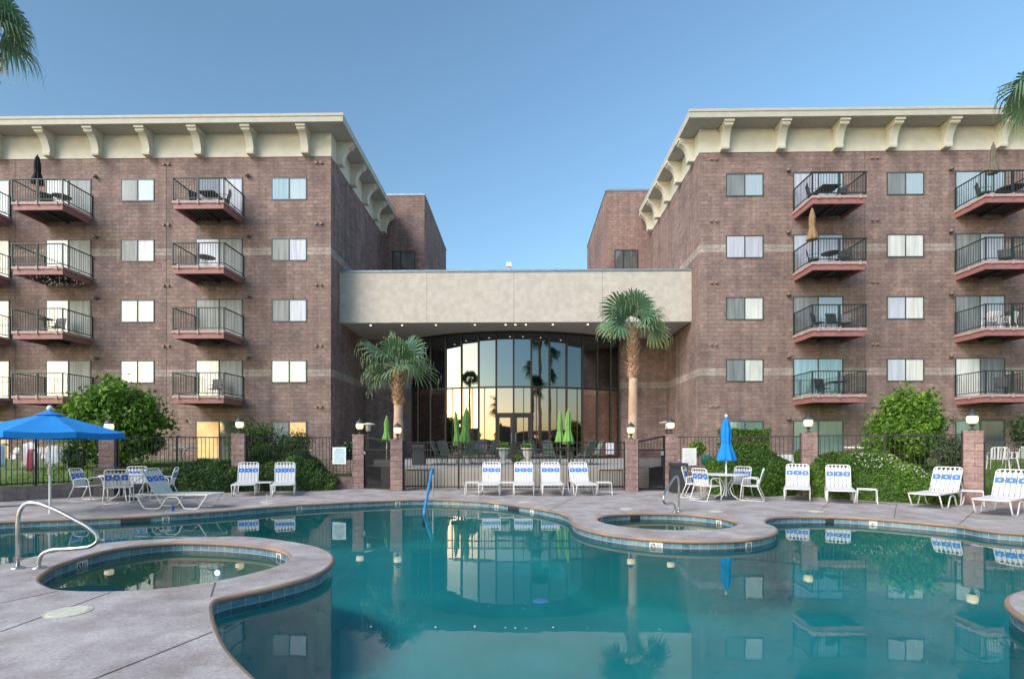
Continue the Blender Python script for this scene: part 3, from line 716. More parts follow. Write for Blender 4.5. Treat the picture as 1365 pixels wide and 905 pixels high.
# thin dark uprights set on the lower panes
for px in (603, 629.5, 646, 698, 715, 742.5, 769.5):
    p = on_arc(px); im = MB(); im.box(p.x-.022, p.x+.022, p.y-.03, p.y+.0, pf+.14, ZT-.05); lb(im, 'thin_upright', M['bronze'])
for px in (494,536,581,633,674,687,701,737,783.5,879):
    p = Vector((XY(px, 29.0), 29.0, zb0+.03)); b = MB(); b.lathe([(.045,-.02),(.05,0)], 12, p); lb(b, 'downlight', M['down'])
for px, Y in ():
    p = Vector((XY(px, Y), Y, zb0+.03)); b = MB(); b.lathe([(.05,-.02),(.055,0)], 12, p); lb(b, 'downlight', M['down'])
# roof flood light
b = MB(); x = XY(678, 29.5); b.box(x-.13, x+.17, 29.3, 29.5, 11.52, 11.76); b.tube([(x,29.4,10.6),(x,29.4,11.6)], .03)
tag(b.build('flood_light', M['white']), 'small white flood light on top of the lobby canopy', 'light')

# ------------------------------------------------------------------ pillars, lamps, fences, gates
pil = [(P1,1.80,'pillar','block pillar right of the open blue umbrella and in front of the large left bush',18),
 (P2,1.92,'pillar','block pillar between the long left hedge and the pair of lounge chairs',12),
 (P3,1.91,'pillar','block pillar holding the left side of the left gate, beside the blue and white sign',0),
 (P4,1.73,'pillar','shorter block pillar in front of the left palm trunk',0),
 (P5,1.73,'pillar','shorter block pillar in front of the right palm trunk',0),
 (P6,1.90,'pillar','block pillar right of the right gate, beside the dark rubbish bin',0),
 (P7,1.91,'pillar','block pillar rising behind the upright lounge chair among the right hedges',-16),
 (P8,1.92,'pillar','widest block pillar at far right between the hedge and the lawn fence',-34)]
for p, h, nm, lab, rz in pil:
    b = MB(); hw = .205; b.box(-hw, hw, -hw, hw, -.02, h)
    root = b.build('fence_pillar', M['pillar'], loc=(p.x, p.y, 0), rz=R(rz)); tag(root, lab, 'pillar', 'block fence pillars')
    c = MB(); c.box(-hw-.012, hw+.012, -hw-.012, hw+.012, h, h+.045); c.build('cap', M['pillar'], root)
def lamp():
    root = empty('pillar_lamp'); tag(root, '', 'lamp', 'globe lamps on the fence pillars')
    b = MB(); b.lathe([(.085,0),(.085,.03),(.03,.05),(.03,.12),(.07,.16),(.085,.19)], 14); b.build('base', M['lampcap'], root)
    b = MB(); b.lathe([(.08,.19),(.125,.25),(.135,.32),(.12,.40),(.105,.42)], 16); b.build('globe', M['lens'], root, smooth=True)
    b = MB(); b.lathe([(.145,.405),(.13,.44),(.09,.50),(.035,.54),(.02,.55),(.025,.575),(0,.60)], 16); b.build('cap', M['lampcap'], root, smooth=True)
    return root
lp = lamp()
for i, ((p, h, nm, lab, rz), l_) in enumerate(zip(pil, ('lit lamp on the pillar beside the open blue umbrella','lit lamp on the pillar left of the two lounge chairs','lit lamp on the pillar left of the left gate','lit lamp just in front of the left palm trunk','lit lamp just in front of the right palm trunk','lit lamp on the pillar right of the right gate','lit lamp in front of the green curtained ground floor door','lit lamp on the widest pillar at far right'))):
    place(lp, i == 0, (p.x, p.y, h+.045), 0, l_, 'globe lamps on the fence pillars')
def fence(p, q, z0, z1, label, tworail=False, gap=.21, sp=.115, ang=None):
    d = q-p; L = d.length; u = d.normalized(); p = p+u*gap; L -= 2*gap
    root = empty('iron_fence', (p.x, p.y, 0), math.atan2(d.y, d.x)); tag(root, label, 'fence', 'black iron fence panels')
    b = MB(); b.box(0, L, -.02, .02, z1-.035, z1); b.box(0, L, -.016, .016, z0+.06, z0+.095)
    if tworail: b.box(0, L, -.016, .016, z1-.29, z1-.255)
    b.build('rails', M['iron'], root)
    n = int(L/2.2)+1
    for i in range(n+1): b = MB(); b.box(i*L/n-.026, i*L/n+.026, -.026, .026, z0, z1+.02); b.build('post', M['iron'], root)
    k = MB(); n = int(L/sp)
    for i in range(1, n):
        x = i*L/n; k.box(x-.0085, x+.0085, -.0085, .0085, z0+.03, z1-.035)
    k.build('pickets', M['iron'], root)
    return root
fence(PL, P1, .40, 1.83, 'black picket fence on the grey wall behind the open blue umbrella')
fence(PLL, PL, .40, 1.83, 'black picket fence section at the extreme left edge')
fence(P1, P2, .40, 1.85, 'black picket fence above the long dark hedge, white garden table behind')
fence(P2, P3, .42, 1.86, 'black picket fence carrying the blue and white sign')
fence(P4, P5, .06, 1.68, 'long black fence with double top rail in front of the patio', True, .22)
fence(P6, P7, .40, 1.86, 'black picket fence carrying the plain white sign')
fence(P7, P8, .38, 1.88, 'black picket fence above the bright right hedge in front of the round bush')
fence(P8, PR, .24, 1.66, 'black picket fence at far right in front of the lawn and plastic chairs', gap=.24)
fence(PR, PRR, .24, 1.66, 'black picket fence section beyond the right edge')
def gate(p, q, z1a, z1b, label):
    d = q-p; L = d.length-.44; u = d.normalized(); s_ = p+u*.22
    root = empty('iron_gate', (s_.x, s_.y, 0), math.atan2(d.y, d.x)); tag(root, label, 'gate', 'black mesh pool gates')
    b = MB(); b.box(0, .06, -.03, .03, .02, z1a); b.box(L-.06, L, -.03, .03, .02, z1b)
    T = Matrix(); b.add([(0.06,-.025,z1a-.06),(L-.06,-.025,z1b-.06),(L-.06,.025,z1b-.06),(.06,.025,z1a-.06),(.06,-.025,z1a),(L-.06,-.025,z1b),(L-.06,.025,z1b),(.06,.025,z1a)], [(0,3,2,1),(4,5,6,7),(0,1,5,4),(1,2,6,5),(2,3,7,6),(3,0,4,7)])
    b.box(.06, L-.06, -.025, .025, .04, .10); b.box(.06, L-.06, -.02, .02, 1.38, 1.43); b.build('frame', M['iron'], root)
    k = MB(); n = int(L/.045)
    for i in range(1, n):
        x = .06+i*(L-.12)/n; k.box(x-.008, x+.008, -.008, .008, .1, 1.40)
    for i in range(1, 22): k.box(.06, L-.06, -.004, .004, .1+i*.058, .108+i*.058)
    n = int(L/.115)
    for i in range(1, n):
        x = .06+i*(L-.12)/n; k.box(x-.008, x+.008, -.008, .008, 1.43, min(z1a, z1b)-.05)
    k.build('mesh_panel', M['iron'], root)
    g = MB(); xx = .12 if z1a > z1b else L-.12; g.box(xx-.05, xx+.05, -.08, -.03, 1.22, 1.36); g.tube([(xx,-.08,1.28),(xx,-.12,1.28)], .02); g.build('latch', M['steel'], root)
gate(P3, P4, 1.90, 1.72, 'black mesh gate left of the patio, between a tall pillar and the left palm')
gate(P5, P6, 1.72, 1.90, 'black mesh gate right of the patio, between the right palm and a tall pillar')
# stair rails on the patio side
for px0, px1, lab in ((541, 575, 'short black stair rail behind the centre fence on its left end'), (799, 830, 'short black stair rail behind the centre fence on its right end')):
    x0, x1 = XY(px0, 18.7), XY(px1, 18.7); b = MB()
    b.box(x0, x1, 18.68, 18.72, .66, .70); b.box(x0, x1, 18.68, 18.72, .10, .13)
    n = int((x1-x0)/.11)
    for i in range(n+1): x = x0+(x1-x0)*i/n; b.box(x-.012, x+.012, 18.69, 18.71, 0, .68)
    tag(b.build('stair_rail', M['iron']), lab, 'railing')
# signs
def sign(px0, px1, py0, py1, Y, lab, ink, rz=0):
    x0, x1 = XY(px0, Y), XY(px1, Y); z1, z0 = atY(px0, py0, Y).z, atY(px0, py1, Y).z; cx_ = (x0+x1)/2; W = (x1-x0)/2
    b = MB(); b.box(-W, W, -.012, .012, z0, z1); o = tag(b.build('sign', M['paper' if ink else 'white'], loc=(cx_, Y, 0), rz=R(rz)), lab, 'sign')
    k = MB(); n = 11; rr = random.Random(5)
    for i in range(n):
        z = z1-.06-(z1-z0-.1)*i/n; wl = W*(.8 if i else .55)*rr.uniform(.75, 1); h = .022 if i else .035
        k.box(-wl, wl, -.0165, -.0125, z-h, z)
    k.build('printed_lines', M['signink'] if ink else mat('faint_print', (.6,.62,.64), .5), o)
sign(443.3, 461.2, 596, 618.3, 18.72, 'pale blue and white sign on the fence left of the left gate', True)
sign(909.7, 928.2, 597, 620, 17.95, 'plain white sign on the fence above the dark bin', False)

# ------------------------------------------------------------------ pool furniture
def polyround(pts, r, n=4):
    """round the corners of an open polyline"""
    pts = [Vector(p) for p in pts]; out = [pts[0]]
    for i in range(1, len(pts)-1):
        a, b_, c = pts[i-1], pts[i], pts[i+1]; d1 = (a-b_); d2 = (c-b_); rr = min(r, d1.length*.45, d2.length*.45)
        p, q = b_+d1.normalized()*rr, b_+d2.normalized()*rr
        for k in range(n+1):
            t = k/n; out.append(p*(1-t)**2+b_*2*t*(1-t)+q*t*t)
    return out+[pts[-1]]
def woven_back(root, W, p0, p1, band, rows=None, name='backrest'):
    """p0,p1: (y,z) bottom and top of the back; vertical white straps, crossed by others, with a blue woven band"""
    y0, z0 = p0; y1, z1 = p1; d = Vector((0, y1-y0, z1-z0)); L = d.length; u = d.normalized(); nn = Vector((0, u.z, -u.y))*-1  # towards the sitter (-y)
    o0 = Vector((0, y0, z0)); X = Vector((1,0,0))
    def P(x, s_, off=0): return o0+X*x+u*s_+nn*off
    fr = MB(); fr.tube(polyround([P(-W,-.02),P(-W,L),P(W,L),P(W,-.02)], .09, 4), .014, 8)
    fo = fr.build(name, M['white'], root, smooth=True)
    st = MB(); n = 6; gap = .020; w_ = (2*W-.03)/n
    for i in range(n):
        x0 = -W+.015+i*w_+gap/2; x1 = x0+w_-gap
        for s0, s1 in ((0, L-.075),):
            a = [P(x0,s0,.004),P(x1,s0,.004),P(x1,s1,.004),P(x0,s1,.004)]; c = [P(x0,s0,-.002),P(x1,s0,-.002),P(x1,s1,-.002),P(x0,s1,-.002)]
            st.add(a+c, [(0,1,2,3),(7,6,5,4),(0,4,5,1),(1,5,6,2),(2,6,7,3),(3,7,4,0)])
        # straps narrow before looping over the top bar
        a = [P(x0+.024,L-.075,.004),P(x1-.024,L-.075,.004),P(x1-.024,L-.005,.004),P(x0+.024,L-.005,.004)]
        st.add(a, [(0,1,2,3)])
    def patch(b, xa_, xb_, sa, sb, off):
        a = [P(xa_,sa,off),P(xb_,sa,off),P(xb_,sb,off),P(xa_,sb,off)]; c = [P(xa_,sa,-off),P(xb_,sa,-off),P(xb_,sb,-off),P(xa_,sb,-off)]
        b.add(a+c, [(0,1,2,3),(7,6,5,4),(0,4,5,1),(1,5,6,2),(2,6,7,3),(3,7,4,0)])
    k = 0; s_ = .05
    while s_ < L-.12:
        if not (band[0]-.03 < s_ < band[1]):
            for i in range(n):
                if (i+k) % 2 == 0: patch(st, -W+.015+i*w_, -W+.015+(i+1)*w_, s_, s_+.035, .0065)
        s_ += .052; k += 1
    st.build('straps', M['strap'], fo)
    bl = MB(); b0, b1 = band; mid = (b0+b1)/2
    patch(bl, -W+.01, W-.01, mid-.014, mid+.014, .009)
    nb = 3; bw = (2*W-.02)/(nb*2-1) * 1.4; st_ = (2*W-.02-bw)/(nb-1)
    wh = MB()
    for i in range(nb):
        c = -W+.01+bw/2+i*st_; patch(bl, c-bw/2, c+bw/2, b0, b1, .0085)
        patch(wh, c-.02, c+.02, mid-.02, mid+.02, .012)
    bl.build('blue_weave', M['blue'], fo); wh.build('white_weave', M['strap'], fo)
    return fo
def make_lounger():
    root = empty('lounge_chair'); tag(root, '', 'lounge chair', 'white strap lounge chairs round the pool'); W = .315
    path = [(.62,.33),(.42,.014),(.02,.014),(-.16,.30),(-.44,.30),(-.60,.014),(-.95,.014),(-1.18,.345)]
    for s_ in (-1, 1):
        b = MB(); b.tube(polyround([(s_*W, y, z) for y, z in path], .07), .0155, 8); b.build('leg_loop', M['white'], root, smooth=True)
    b = MB()
    b.tube(polyround([(-W,.66,.36),(-W,-1.25,.36),(W,-1.25,.36),(W,.66,.36)], .08)+[Vector((-W,.66,.36))], .0155, 8)
    for y in (.15, -.3, -.95): b.tube([(-W,y,.345),(W,y,.345)], .012, 6)
    b.build('seat_frame', M['white'], root, smooth=True)
    s = MB(); n = 27
    for i in range(n):
        y = -1.22+i*(1.34/n); s.box(-W-.012, W+.012, y, y+.043, .362, .377)
    s.build('seat_straps', M['strap'], root)
    woven_back(root, W-.012, (.15,.37), (.52,.99), (.35,.495))
    b = MB()
    for s_ in (-1, 1): b.tube([(s_*(W-.03),.38,.75),(s_*(W-.03),.60,.36)], .010, 6)
    b.build('back_stay', M['white'], root)
    return root
lg = make_lounger()
def lounger(first, px, py, az, lab, from_foot=True):
    p = gr(px, py); f = Vector((math.sin(az), -math.cos(az), 0)); org = p-f*.95 if from_foot else p
    return place(lg, first, (org.x, org.y, 0), az, lab, 'white strap lounge chairs round the pool')
lounger(True, 325, 661, R(22), 'left one of the pair of lounge chairs beside the hedge, by the block pillar')
lounger(False, 377.5, 661, R(22), 'right one of the pair of lounge chairs beside the dark hedge')
lounger(False, 652, 660.5, 0, 'white lounge chair in front of the patio fence, leftmost of the row of four')
lounger(False, 698, 660.5, 0, 'white lounge chair second from left in the row of four at the patio fence')
lounger(False, 737, 660.5, 0, 'white lounge chair third from left in the row of four at the patio fence')
lounger(False, 781, 660.5, R(4), 'white lounge chair in front of the patio fence, rightmost of the row of four')
lounger(False, 1062.5, 668, R(-28), 'white lounge chair directly in front of the pillar between the right hedges')
lounger(False, 1121, 671, R(-28), 'white lounge chair in front of the bright hedge, small table on its right')
lounger(False, 1236, 677, R(-55), 'white lounge chair turned to the left in front of the widest pillar')
lounger(False, 1325, 687, R(-55), 'white lounge chair cut off by the right edge of the photo')
p = gr(226, 676.5); place(lg, False, (p.x, p.y, 0), R(88), 'long lounge chair seen side on at the pool edge, blue cup beneath it', 'white strap lounge chairs round the pool')
def side_table():
    root = empty('side_table'); tag(root, '', 'side table', 'small white side tables')
    b = MB(); w_ = .21
    b.tube([(-w_,-w_,.39),(w_,-w_,.39),(w_,w_,.39),(-w_,w_,.39)], .013, 8, closed=True); b.build('rim', M['white'], root)
    b = MB(); b.box(-w_, w_, -w_, w_, .385, .397); b.build('top', M['strap'], root)
    for sx in (-1, 1):
        b = MB(); b.tube(polyround([(sx*(w_+.02),-w_,0.01),(sx*w_,-w_,.38)], .05), .012, 8); b.tube([(sx*(w_+.02),w_,0.01),(sx*w_,w_,.38)], .012, 8)
        b.tube([(sx*(w_+.018),-w_,.05),(sx*(w_+.018),w_,.05)], .010, 6); b.build('leg', M['white'], root)
    return root
stb = side_table()
for i, (px, py, az, lab) in enumerate(((353,659,12,'small white side table between the pair of lounge chairs by the hedge'),(630,659,0,'small white side table left of the row of four lounge chairs'),(676.5,659,0,'small white side table between the first two chairs of the row of four'),(805,659,0,'small white side table right of the row of four lounge chairs'),(1155.5,671,-30,'small white side table standing alone in front of the bright hedge'),(1296,674,-40,'small white side table in front of the widest pillar at far right'))):
    p = gr(px, py); place(stb, i == 0, (p.x, p.y, 0), R(az), lab, 'small white side tables')
def arm_chair():
    root = empty('arm_chair'); tag(root, '', 'chair', 'white strap arm chairs'); W = .27
    for s_ in (-1, 1):
        b = MB(); x = s_*(W+.02)
        b.tube(polyround([(x,.30,.02),(x,.12,.42),(x,.30,.66),(x,-.20,.66),(x,-.26,.02)] if False else [(x,.36,.015),(x,.17,.45),(x,.20,.63),(x,-.17,.66),(x,-.22,.40),(x,-.26,.015)], .10), .014, 8)
        b.tube([(x,.36,.015),(x,-.26,.015)], .012, 8)
        b.build('side_frame', M['white'], root, smooth=True)
    b = MB(); b.tube(polyround([(-W,.22,.41),(-W,-.24,.43),(W,-.24,.43),(W,.22,.41)], .07), .013, 8)
    b.tube([(-W-.02,.36,.02),(W+.02,.36,.02)], .010, 6)
    b.build('seat_frame', M['white'], root, smooth=True)
    s = MB()
    for i in range(9): y = -.22+i*.05; s.box(-W, W, y, y+.042, .425, .437)
    s.build('seat_straps', M['strap'], root)
    woven_back(root, W-.01, (.20,.42), (.34,.92), (.22,.37))
    return root
ac = arm_chair()
tabL, tabR = gr(157, 668), gr(968, 665)
tabL = Vector((tabL.x, tabL.y+.25, 0)); tabR = Vector((tabR.x, tabR.y, 0))
def around(c, ang, r): return Vector((c.x+r*math.cos(R(ang)), c.y+r*math.sin(R(ang)), 0))
first = True
for c, ang, r, lab in ((tabL,188,.95,'white arm chair on the left of the left pool table, seen from its side'),(tabL,112,.85,'white arm chair on the far side of the left pool table, before the bin'),(tabL,-62,.75,'white arm chair with its back to the camera at the left pool table'),(tabL,22,.95,'white arm chair half hidden by the raised back of the long lounge chair'),
  (tabR,150,.88,'white arm chair farthest left at the right pool table, next to the dark bin'),(tabR,212,.85,'white arm chair front left of the closed blue umbrella'),(tabR,-28,.66,'white arm chair front right of the closed blue umbrella'),(tabR,40,.66,'white arm chair rear right of the closed blue umbrella, half hidden by another chair')):
    p = around(c, ang, r); fx, fy = c.x-p.x, c.y-p.y; az = math.atan2(fx, -fy)
    place(ac, first, p, az, lab, 'white strap arm chairs'); first = False
def pool_table(c, lab):
    root = empty('pool_table', c); tag(root, lab, 'table', 'round white pool tables')
    b = MB(); b.lathe([(.02,.70),(.56,.70),(.60,.71),(.60,.73),(.56,.735),(.02,.735)], 32); b.build('tabletop', M['white'], root)
    for k in range(4):
        a = R(45+90*k); d = Vector((math.cos(a), math.sin(a), 0)); b = MB()
        b.tube(polyround([d*.48+Vector((0,0,.70)), d*.30+Vector((0,0,.55)), d*.10+Vector((0,0,.35)), d*.16+Vector((0,0,.15)), d*.36+Vector((0,0,.015))], .14), .014, 8); b.build('leg', M['white'], root, smooth=True)
    b = MB(); b.lathe([(.30,0.0),(.30,.04),(.22,.08),(.05,.09)], 20); b.build('umbrella_base', M['lampcap'], root)
pool_table(tabL, 'round white table among four arm chairs left of the long lounge chair')
pool_table(tabR, 'round white table with the closed blue umbrella through its middle')
# closed umbrella builder
def closed_umbrella(loc, z0, z1, zb, r, m, lab, group=None, pole=M['white'], topcap=True, name='closed_umbrella', rz=0, tilt=0):
    root = empty(name, loc, rz); root.rotation_euler.y = tilt; tag(root, lab, 'umbrella', group)
    b = MB(); b.tube([(0,0,z0),(0,0,z1+.02)], .022, 10); b.build('pole', pole, root)
    H = z1-zb; b = MB()
    prof = [(r*.95,0),(r*1.0,H*.03),(r*.82,H*.17),(r*.55,H*.34),(r*.47,H*.42),(r*.52,H*.55),(r*.50,H*.72),(r*.34,H*.86),(r*.36,H*.88),(r*.12,H*.97),(.02,H)]
    b.lathe(prof[::-1], 32, (0,0,zb), wob=lambda i, j: 1+(.17*(1 if j % 4 < 2 else -1)+.05*math.sin(j*1.7+i))*(0 if i == 0 else 1))
    b.build('canopy', m, root, smooth=True)
    t = MB(); t.lathe([(r*.50,H*.405),(r*.53,H*.42),(r*.50,H*.44)], 16, (0,0,zb)); t.build('tie', m, root)
    if topcap: c = MB(); c.lathe([(.03,z1-.01),(.045,z1+.02),(.04,z1+.07),(0,z1+.08)], 12); c.build('finial', pole, root)
    return root
closed_umbrella(tabR, .05, 2.40, 1.12, .25, M['canvas'], 'closed bright blue umbrella standing in the round white table at right')
# open umbrella left
def open_umbrella(loc):
    root = empty('open_umbrella', loc); tag(root, 'open bright blue umbrella on a white pole at the left edge', 'umbrella')
    b = MB(); b.tube([(0,0,0),(0,0,2.38)], .024, 12); b.build('pole', M['white'], root)
    b = MB(); b.lathe([(.026,.90),(.04,.92),(.04,1.06),(.026,1.08)], 12); b.tube([(.03,0,1.02),(.13,0,1.06)], .012, 6); b.build('crank', M['lid'], root)
    n = 8; Rr = 1.50; zc, ze = 2.33, 1.87; b = MB(); sub = 6; rings = 7
    vs = []
    for i in range(rings+1):
        t = i/rings
        for j in range(n*sub):
            a = 2*math.pi*j/(n*sub)+R(14); f = (j % sub)/sub; cc = math.cos(math.pi/n)/math.cos((f-.5)*2*math.pi/n)
            rr = Rr*t*(1-(1-cc)*1.0); sagz = -.05*math.sin(math.pi*f)*t; z = zc-(zc-ze)*t+sagz*.6
            vs.append((rr*math.cos(a), rr*math.sin(a), z))
    N = n*sub; fs = [(i*N+j, i*N+(j+1)%N, (i+1)*N+(j+1)%N, (i+1)*N+j) for i in range(rings) for j in range(N)]
    o = len(vs); vs += [(x, y, z-.13) for x, y, z in vs[rings*N:(rings+1)*N]]
    fs += [(rings*N+j, rings*N+(j+1)%N, o+(j+1)%N, o+j) for j in range(N)]
    b.add(vs, fs); co = b.build('canopy', M['canvas'], root)
    md = co.modifiers.new('thick', 'SOLIDIFY'); md.thickness = .006
    v = MB(); v.lathe([(.03,2.37),(.12,2.335),(.26,2.275),(.26,2.262)], 16); v.build('vent_cap', M['canvas'], root)
    f = MB(); f.lathe([(.035,2.38),(.06,2.40),(.06,2.45),(.03,2.49),(0,2.50)], 14); f.build('finial', M['white'], root, smooth=True)
    for k in range(n):
        a = 2*math.pi*k/n+R(14); d = Vector((math.cos(a), math.sin(a), 0)); r_ = MB()
        r_.tube([d*.03+Vector((0,0,2.27)), d*(Rr*.98)+Vector((0,0,1.85))], .009, 6); r_.tube([d*.03+Vector((0,0,1.75)), d*(Rr*.5)+Vector((0,0,2.06))], .008, 6); r_.build('rib', M['white'], root)
p = gr(66.5, 684.5); open_umbrella((p.x, p.y, 0))

# ------------------------------------------------------------------ rails
def grab_rail(loc, rz, lab):
    root = empty('grab_rail', loc, rz); tag(root, lab, 'handrail')
    b = MB(); path = [(0,0,0),(0,0,.60),(.02,0,.74),(.10,0,.85),(.26,0,.84),(.50,0,.74),(.86,0,.54),(.98,0,.44),(1.0,0,.34),(.90,0,.27),(.70,0,.25),(.42,0,.24),(.30,0,.19),(.26,0,.10),(.26,0,0)]
    b.tube(polyround(path, .06, 3), .024, 14); b.build('tube', M['steel'], root, smooth=True)
    for x in (0, .26):
        b = MB(); b.lathe([(.075,0.001),(.075,.012),(.035,.03),(.028,.032)], 18, (x,0,0)); b.build('foot_plate', M['steel'], root, smooth=True)
p = gr(23.5, 757.5); grab_rail((p.x, p.y, 0), R(4), 'large bent steel grab rail beside the near left spa')
p = gr(905, 681.5); grab_rail((p.x, p.y, 0), R(-126), 'bent steel grab rail behind the right spa')
root = empty('pool_rail', (0,0,0)); tag(root, 'blue sleeved handrail running down into the pool below the patio fence', 'handrail')
q0, q1 = gr(577, 664.5), gr(566, 676)
root.location = (q0.x, q0.y, 0)
d = Vector((q1.x-q0.x, q1.y-q0.y, 0))
b = MB(); b.tube([(0,0,0),(0,0,.80)], .022, 10); b.tube([(.0,0,.35), d*.55+Vector((0,0,.28)), d*.75+Vector((0,0,-.02))], .016, 8); b.build('post', M['steel'], root)
b = MB(); b.tube(polyround([(0,0,.72),(0,0,.86), d*.12+Vector((0,0,.88)), d*1.0+Vector((0,0,-.05)), d*1.1+Vector((0,0,-.45))], .08), .036, 10); b.build('sleeve', M['bluerail'], root, smooth=True)

# skimmer lids, markers, openings
for i, (px, py, r, lab) in enumerate(((91,815.5,.17,'large pale round skimmer lid in the near deck below the left spa'),(358,671,.15,'pale round skimmer lid in front of the pair of lounge chairs'),(698,669,.15,'pale round skimmer lid in front of the row of four chairs'),(835,678,.15,'pale round skimmer lid left behind the right spa'),(954,681.5,.15,'pale round skimmer lid behind the right spa, near the grab rail'),(1088,681.5,.15,'pale round skimmer lid in front of the right lounge chairs'))):
    p = gr(px, py); b = MB(); b.lathe([(r*.02,.010),(r*.9,.010),(r,.004),(r,.001)], 28); b.lathe([(r+.015,.0015),(r+.015,.006),(r,.006),(r,.0015)], 28)
    tag(b.build('deck_cover', M['lid'], loc=(p.x, p.y, 0)), lab, 'lid', 'round skimmer lids in the deck')
def edge_at(lp, px, py, z=-.12):
    p = gr(px, py, z); q = Vector((p.x, p.y)); i = min(range(len(lp)), key=lambda k: (lp[k]-q).length)
    t = (lp[(i+1)%len(lp)]-lp[i-1]).normalized(); return lp[i], t
def marker(lp, px, py, kind):
    q, t = edge_at(lp, px, py); nrm = Vector((-t.y, t.x)); ang = math.atan2(t.y, t.x)
    # the readable side faces the water
    root = None
    T = Matrix.Rotation(ang, 4, 'Z')
    b = MB(); w_ = .11 if kind == 'wide' else .075
    b.box(-w_, w_, -.0, .006, -.065, .065)
    o = b.build('depth_marker', M['marktile'], loc=(q.x+nrm.x*.001, q.y+nrm.y*.001, -.132), rz=ang); tag(o, '', 'marker tile')
    k = MB()
    def bar(x0, z0, x1, z1, wd=.008): k.tube([(x0,.008,z0),(x1,.008,z1)], wd, 4)
    if kind in ('no', 'wide'):
        xo = 0 if kind == 'no' else .05
        k.tube([(xo+.035*math.cos(R(a)), .008, .035*math.sin(R(a))) for a in range(0,360,24)], .007, 5, closed=True); bar(xo-.022,.022,xo+.022,-.022,.005)
        if kind == 'wide':
            for xx in (-.07,-.045,-.02): bar(xx,-.03,xx,.03,.004)
    else:
        bar(.02,-.04,.02,.04); bar(.02,.04,-.0,.04) if kind != '4' else None
        bar(-.03,0,.03,0,.006); 
    k.build('ink', M['ink'], o)
    return o
mk = [(SPA_L,135,750,'wide','white depth marker tile with a black ring on the inner left of the near spa'),(SPA_L,372,740,'no','white marker tile at the inner right end of the near spa'),(POOL,230,693,'no','white marker tile with a black ring below the long lounge chair'),(POOL,397,678,'no','white marker tile on the far edge below the pair of lounge chairs'),(POOL,538,672,'no','white marker tile on the far edge left of the blue handrail'),(POOL,662,675,'no','white marker tile on the far edge below the leftmost chair of four'),(POOL,711,680,'4','white marker tile on the far edge below the second chair of four'),(POOL,875,724,'wide','wide white marker tile on the outer front of the right spa'),(POOL,977,722,'no','white marker tile on the outer right front of the right spa'),(SPA_R,951,697,'no','white marker tile inside the right spa'),(SPA_R,802,695,'no','white marker tile at the inner left end of the right spa'),(POOL,1164,695,'4','white marker tile on the far edge below the lone side table'),(POOL,436,752,'no','white marker tile on the outer right of the near spa')]
for lp_, px, py, kd, lab in mk: marker(lp_, px, py, kd)['label'] = lab
for lp_, px, py, wd, lab in ((POOL,191,693,.26,'dark skimmer mouth in the far tiles left of the long lounge chair'),(POOL,683,677,.22,'dark skimmer mouth in the far tiles below the row of four chairs'),(SPA_R,848,689,.19,'dark skimmer mouth inside the right spa'),(POOL,1096,692,.22,'dark skimmer mouth in the far tiles right of the right spa')):
    q, t = edge_at(lp_, px, py); nrm = Vector((-t.y, t.x)); b = MB(); b.box(-wd, wd, 0, .003, -.045, .045); b.box(-wd-.012, -wd, 0, .006, -.05, .05); b.box(wd, wd+.012, 0, .006, -.05, .05)
    tag(b.build('skimmer_mouth', M['ink'], loc=(q.x+nrm.x*.002, q.y+nrm.y*.002, -.125), rz=math.atan2(t.y, t.x)), lab, 'skimmer')  # shade inside the mouth put in as a flat dark plate
# spa lights under water, blue drain disc, cup, bins, pots
q_ = min((v for v in SPA_L if v.y > 8), key=lambda v: abs(v.x-atY(285,763,8.5).x)); b = MB(); b.lathe([(0,.02),(.035,.015),(.045,0)], 16)
o = b.build('spa_light', mat('spa_light_lens', (.5,.42,1), .3, var=0, emit=3), loc=(q_.x, q_.y-.005, atY(285,763,q_.y).z)); o.rotation_euler = (R(90),0,0); tag(o, 'small bright violet lamp glowing in the near spa', 'light')
p = gr(721, 802, ZW); b = MB(); b.lathe([(.02,-.0),(.08,-.0),(.09,.008),(.08,.012),(.02,.02)], 24, (p.x, p.y, ZW+.001)); tag(b.build('drain_disc', mat('drain_blue', (.02,.16,.28), .5)), 'small flat blue disc at the water surface, standing in for the drain cover', 'drain cover')  # stands in for the sunken drain cover, set at water level
p = gr(230, 681); b = MB(); b.lathe([(.032,0),(.045,.13),(.041,.13),(.029,.008),(0,.008)], 16, (p.x, p.y, 0)); tag(b.build('cup', M['cup']), 'blue plastic cup standing under the long lounge chair', 'cup')
def bin_(px0, px1, py0, Y, h, lab, rz=0):
    x0, x1 = XY(px0, Y), XY(px1, Y); w_ = (x1-x0)/2; root = empty('rubbish_bin', ((x0+x1)/2, Y+w_, 0), R(rz)); tag(root, lab, 'bin', 'dark rubbish bins')
    b = MB(); b.box(-w_, w_, -w_, w_, 0, h*.78); b.box(-w_*.9, w_*.9, -w_*.9, w_*.9, h*.78, h*.9)
    b.build('body', M['bin'], root); b = MB(); b.box(-w_*1.04, w_*1.04, -w_*1.04, w_*1.04, h*.9, h); b.build('lid', M['bin'], root)
    b = MB(); b.box(-w_*.7, w_*.7, -w_*.93, -w_*.9, h*.80, h*.88); b.build('flap', M['dfurn'], root)
bin_(897, 917, 619, 17.3, .98, 'dark rubbish bin between the right gate pillar and the table')
bin_(124, 150, 621, 15.75, .88, 'dark rubbish bin behind the left pool table', 5)
bin_(549, 565, 590, 21.5, 1.6, 'tall green grey bin on the patio behind the left end of the centre fence')
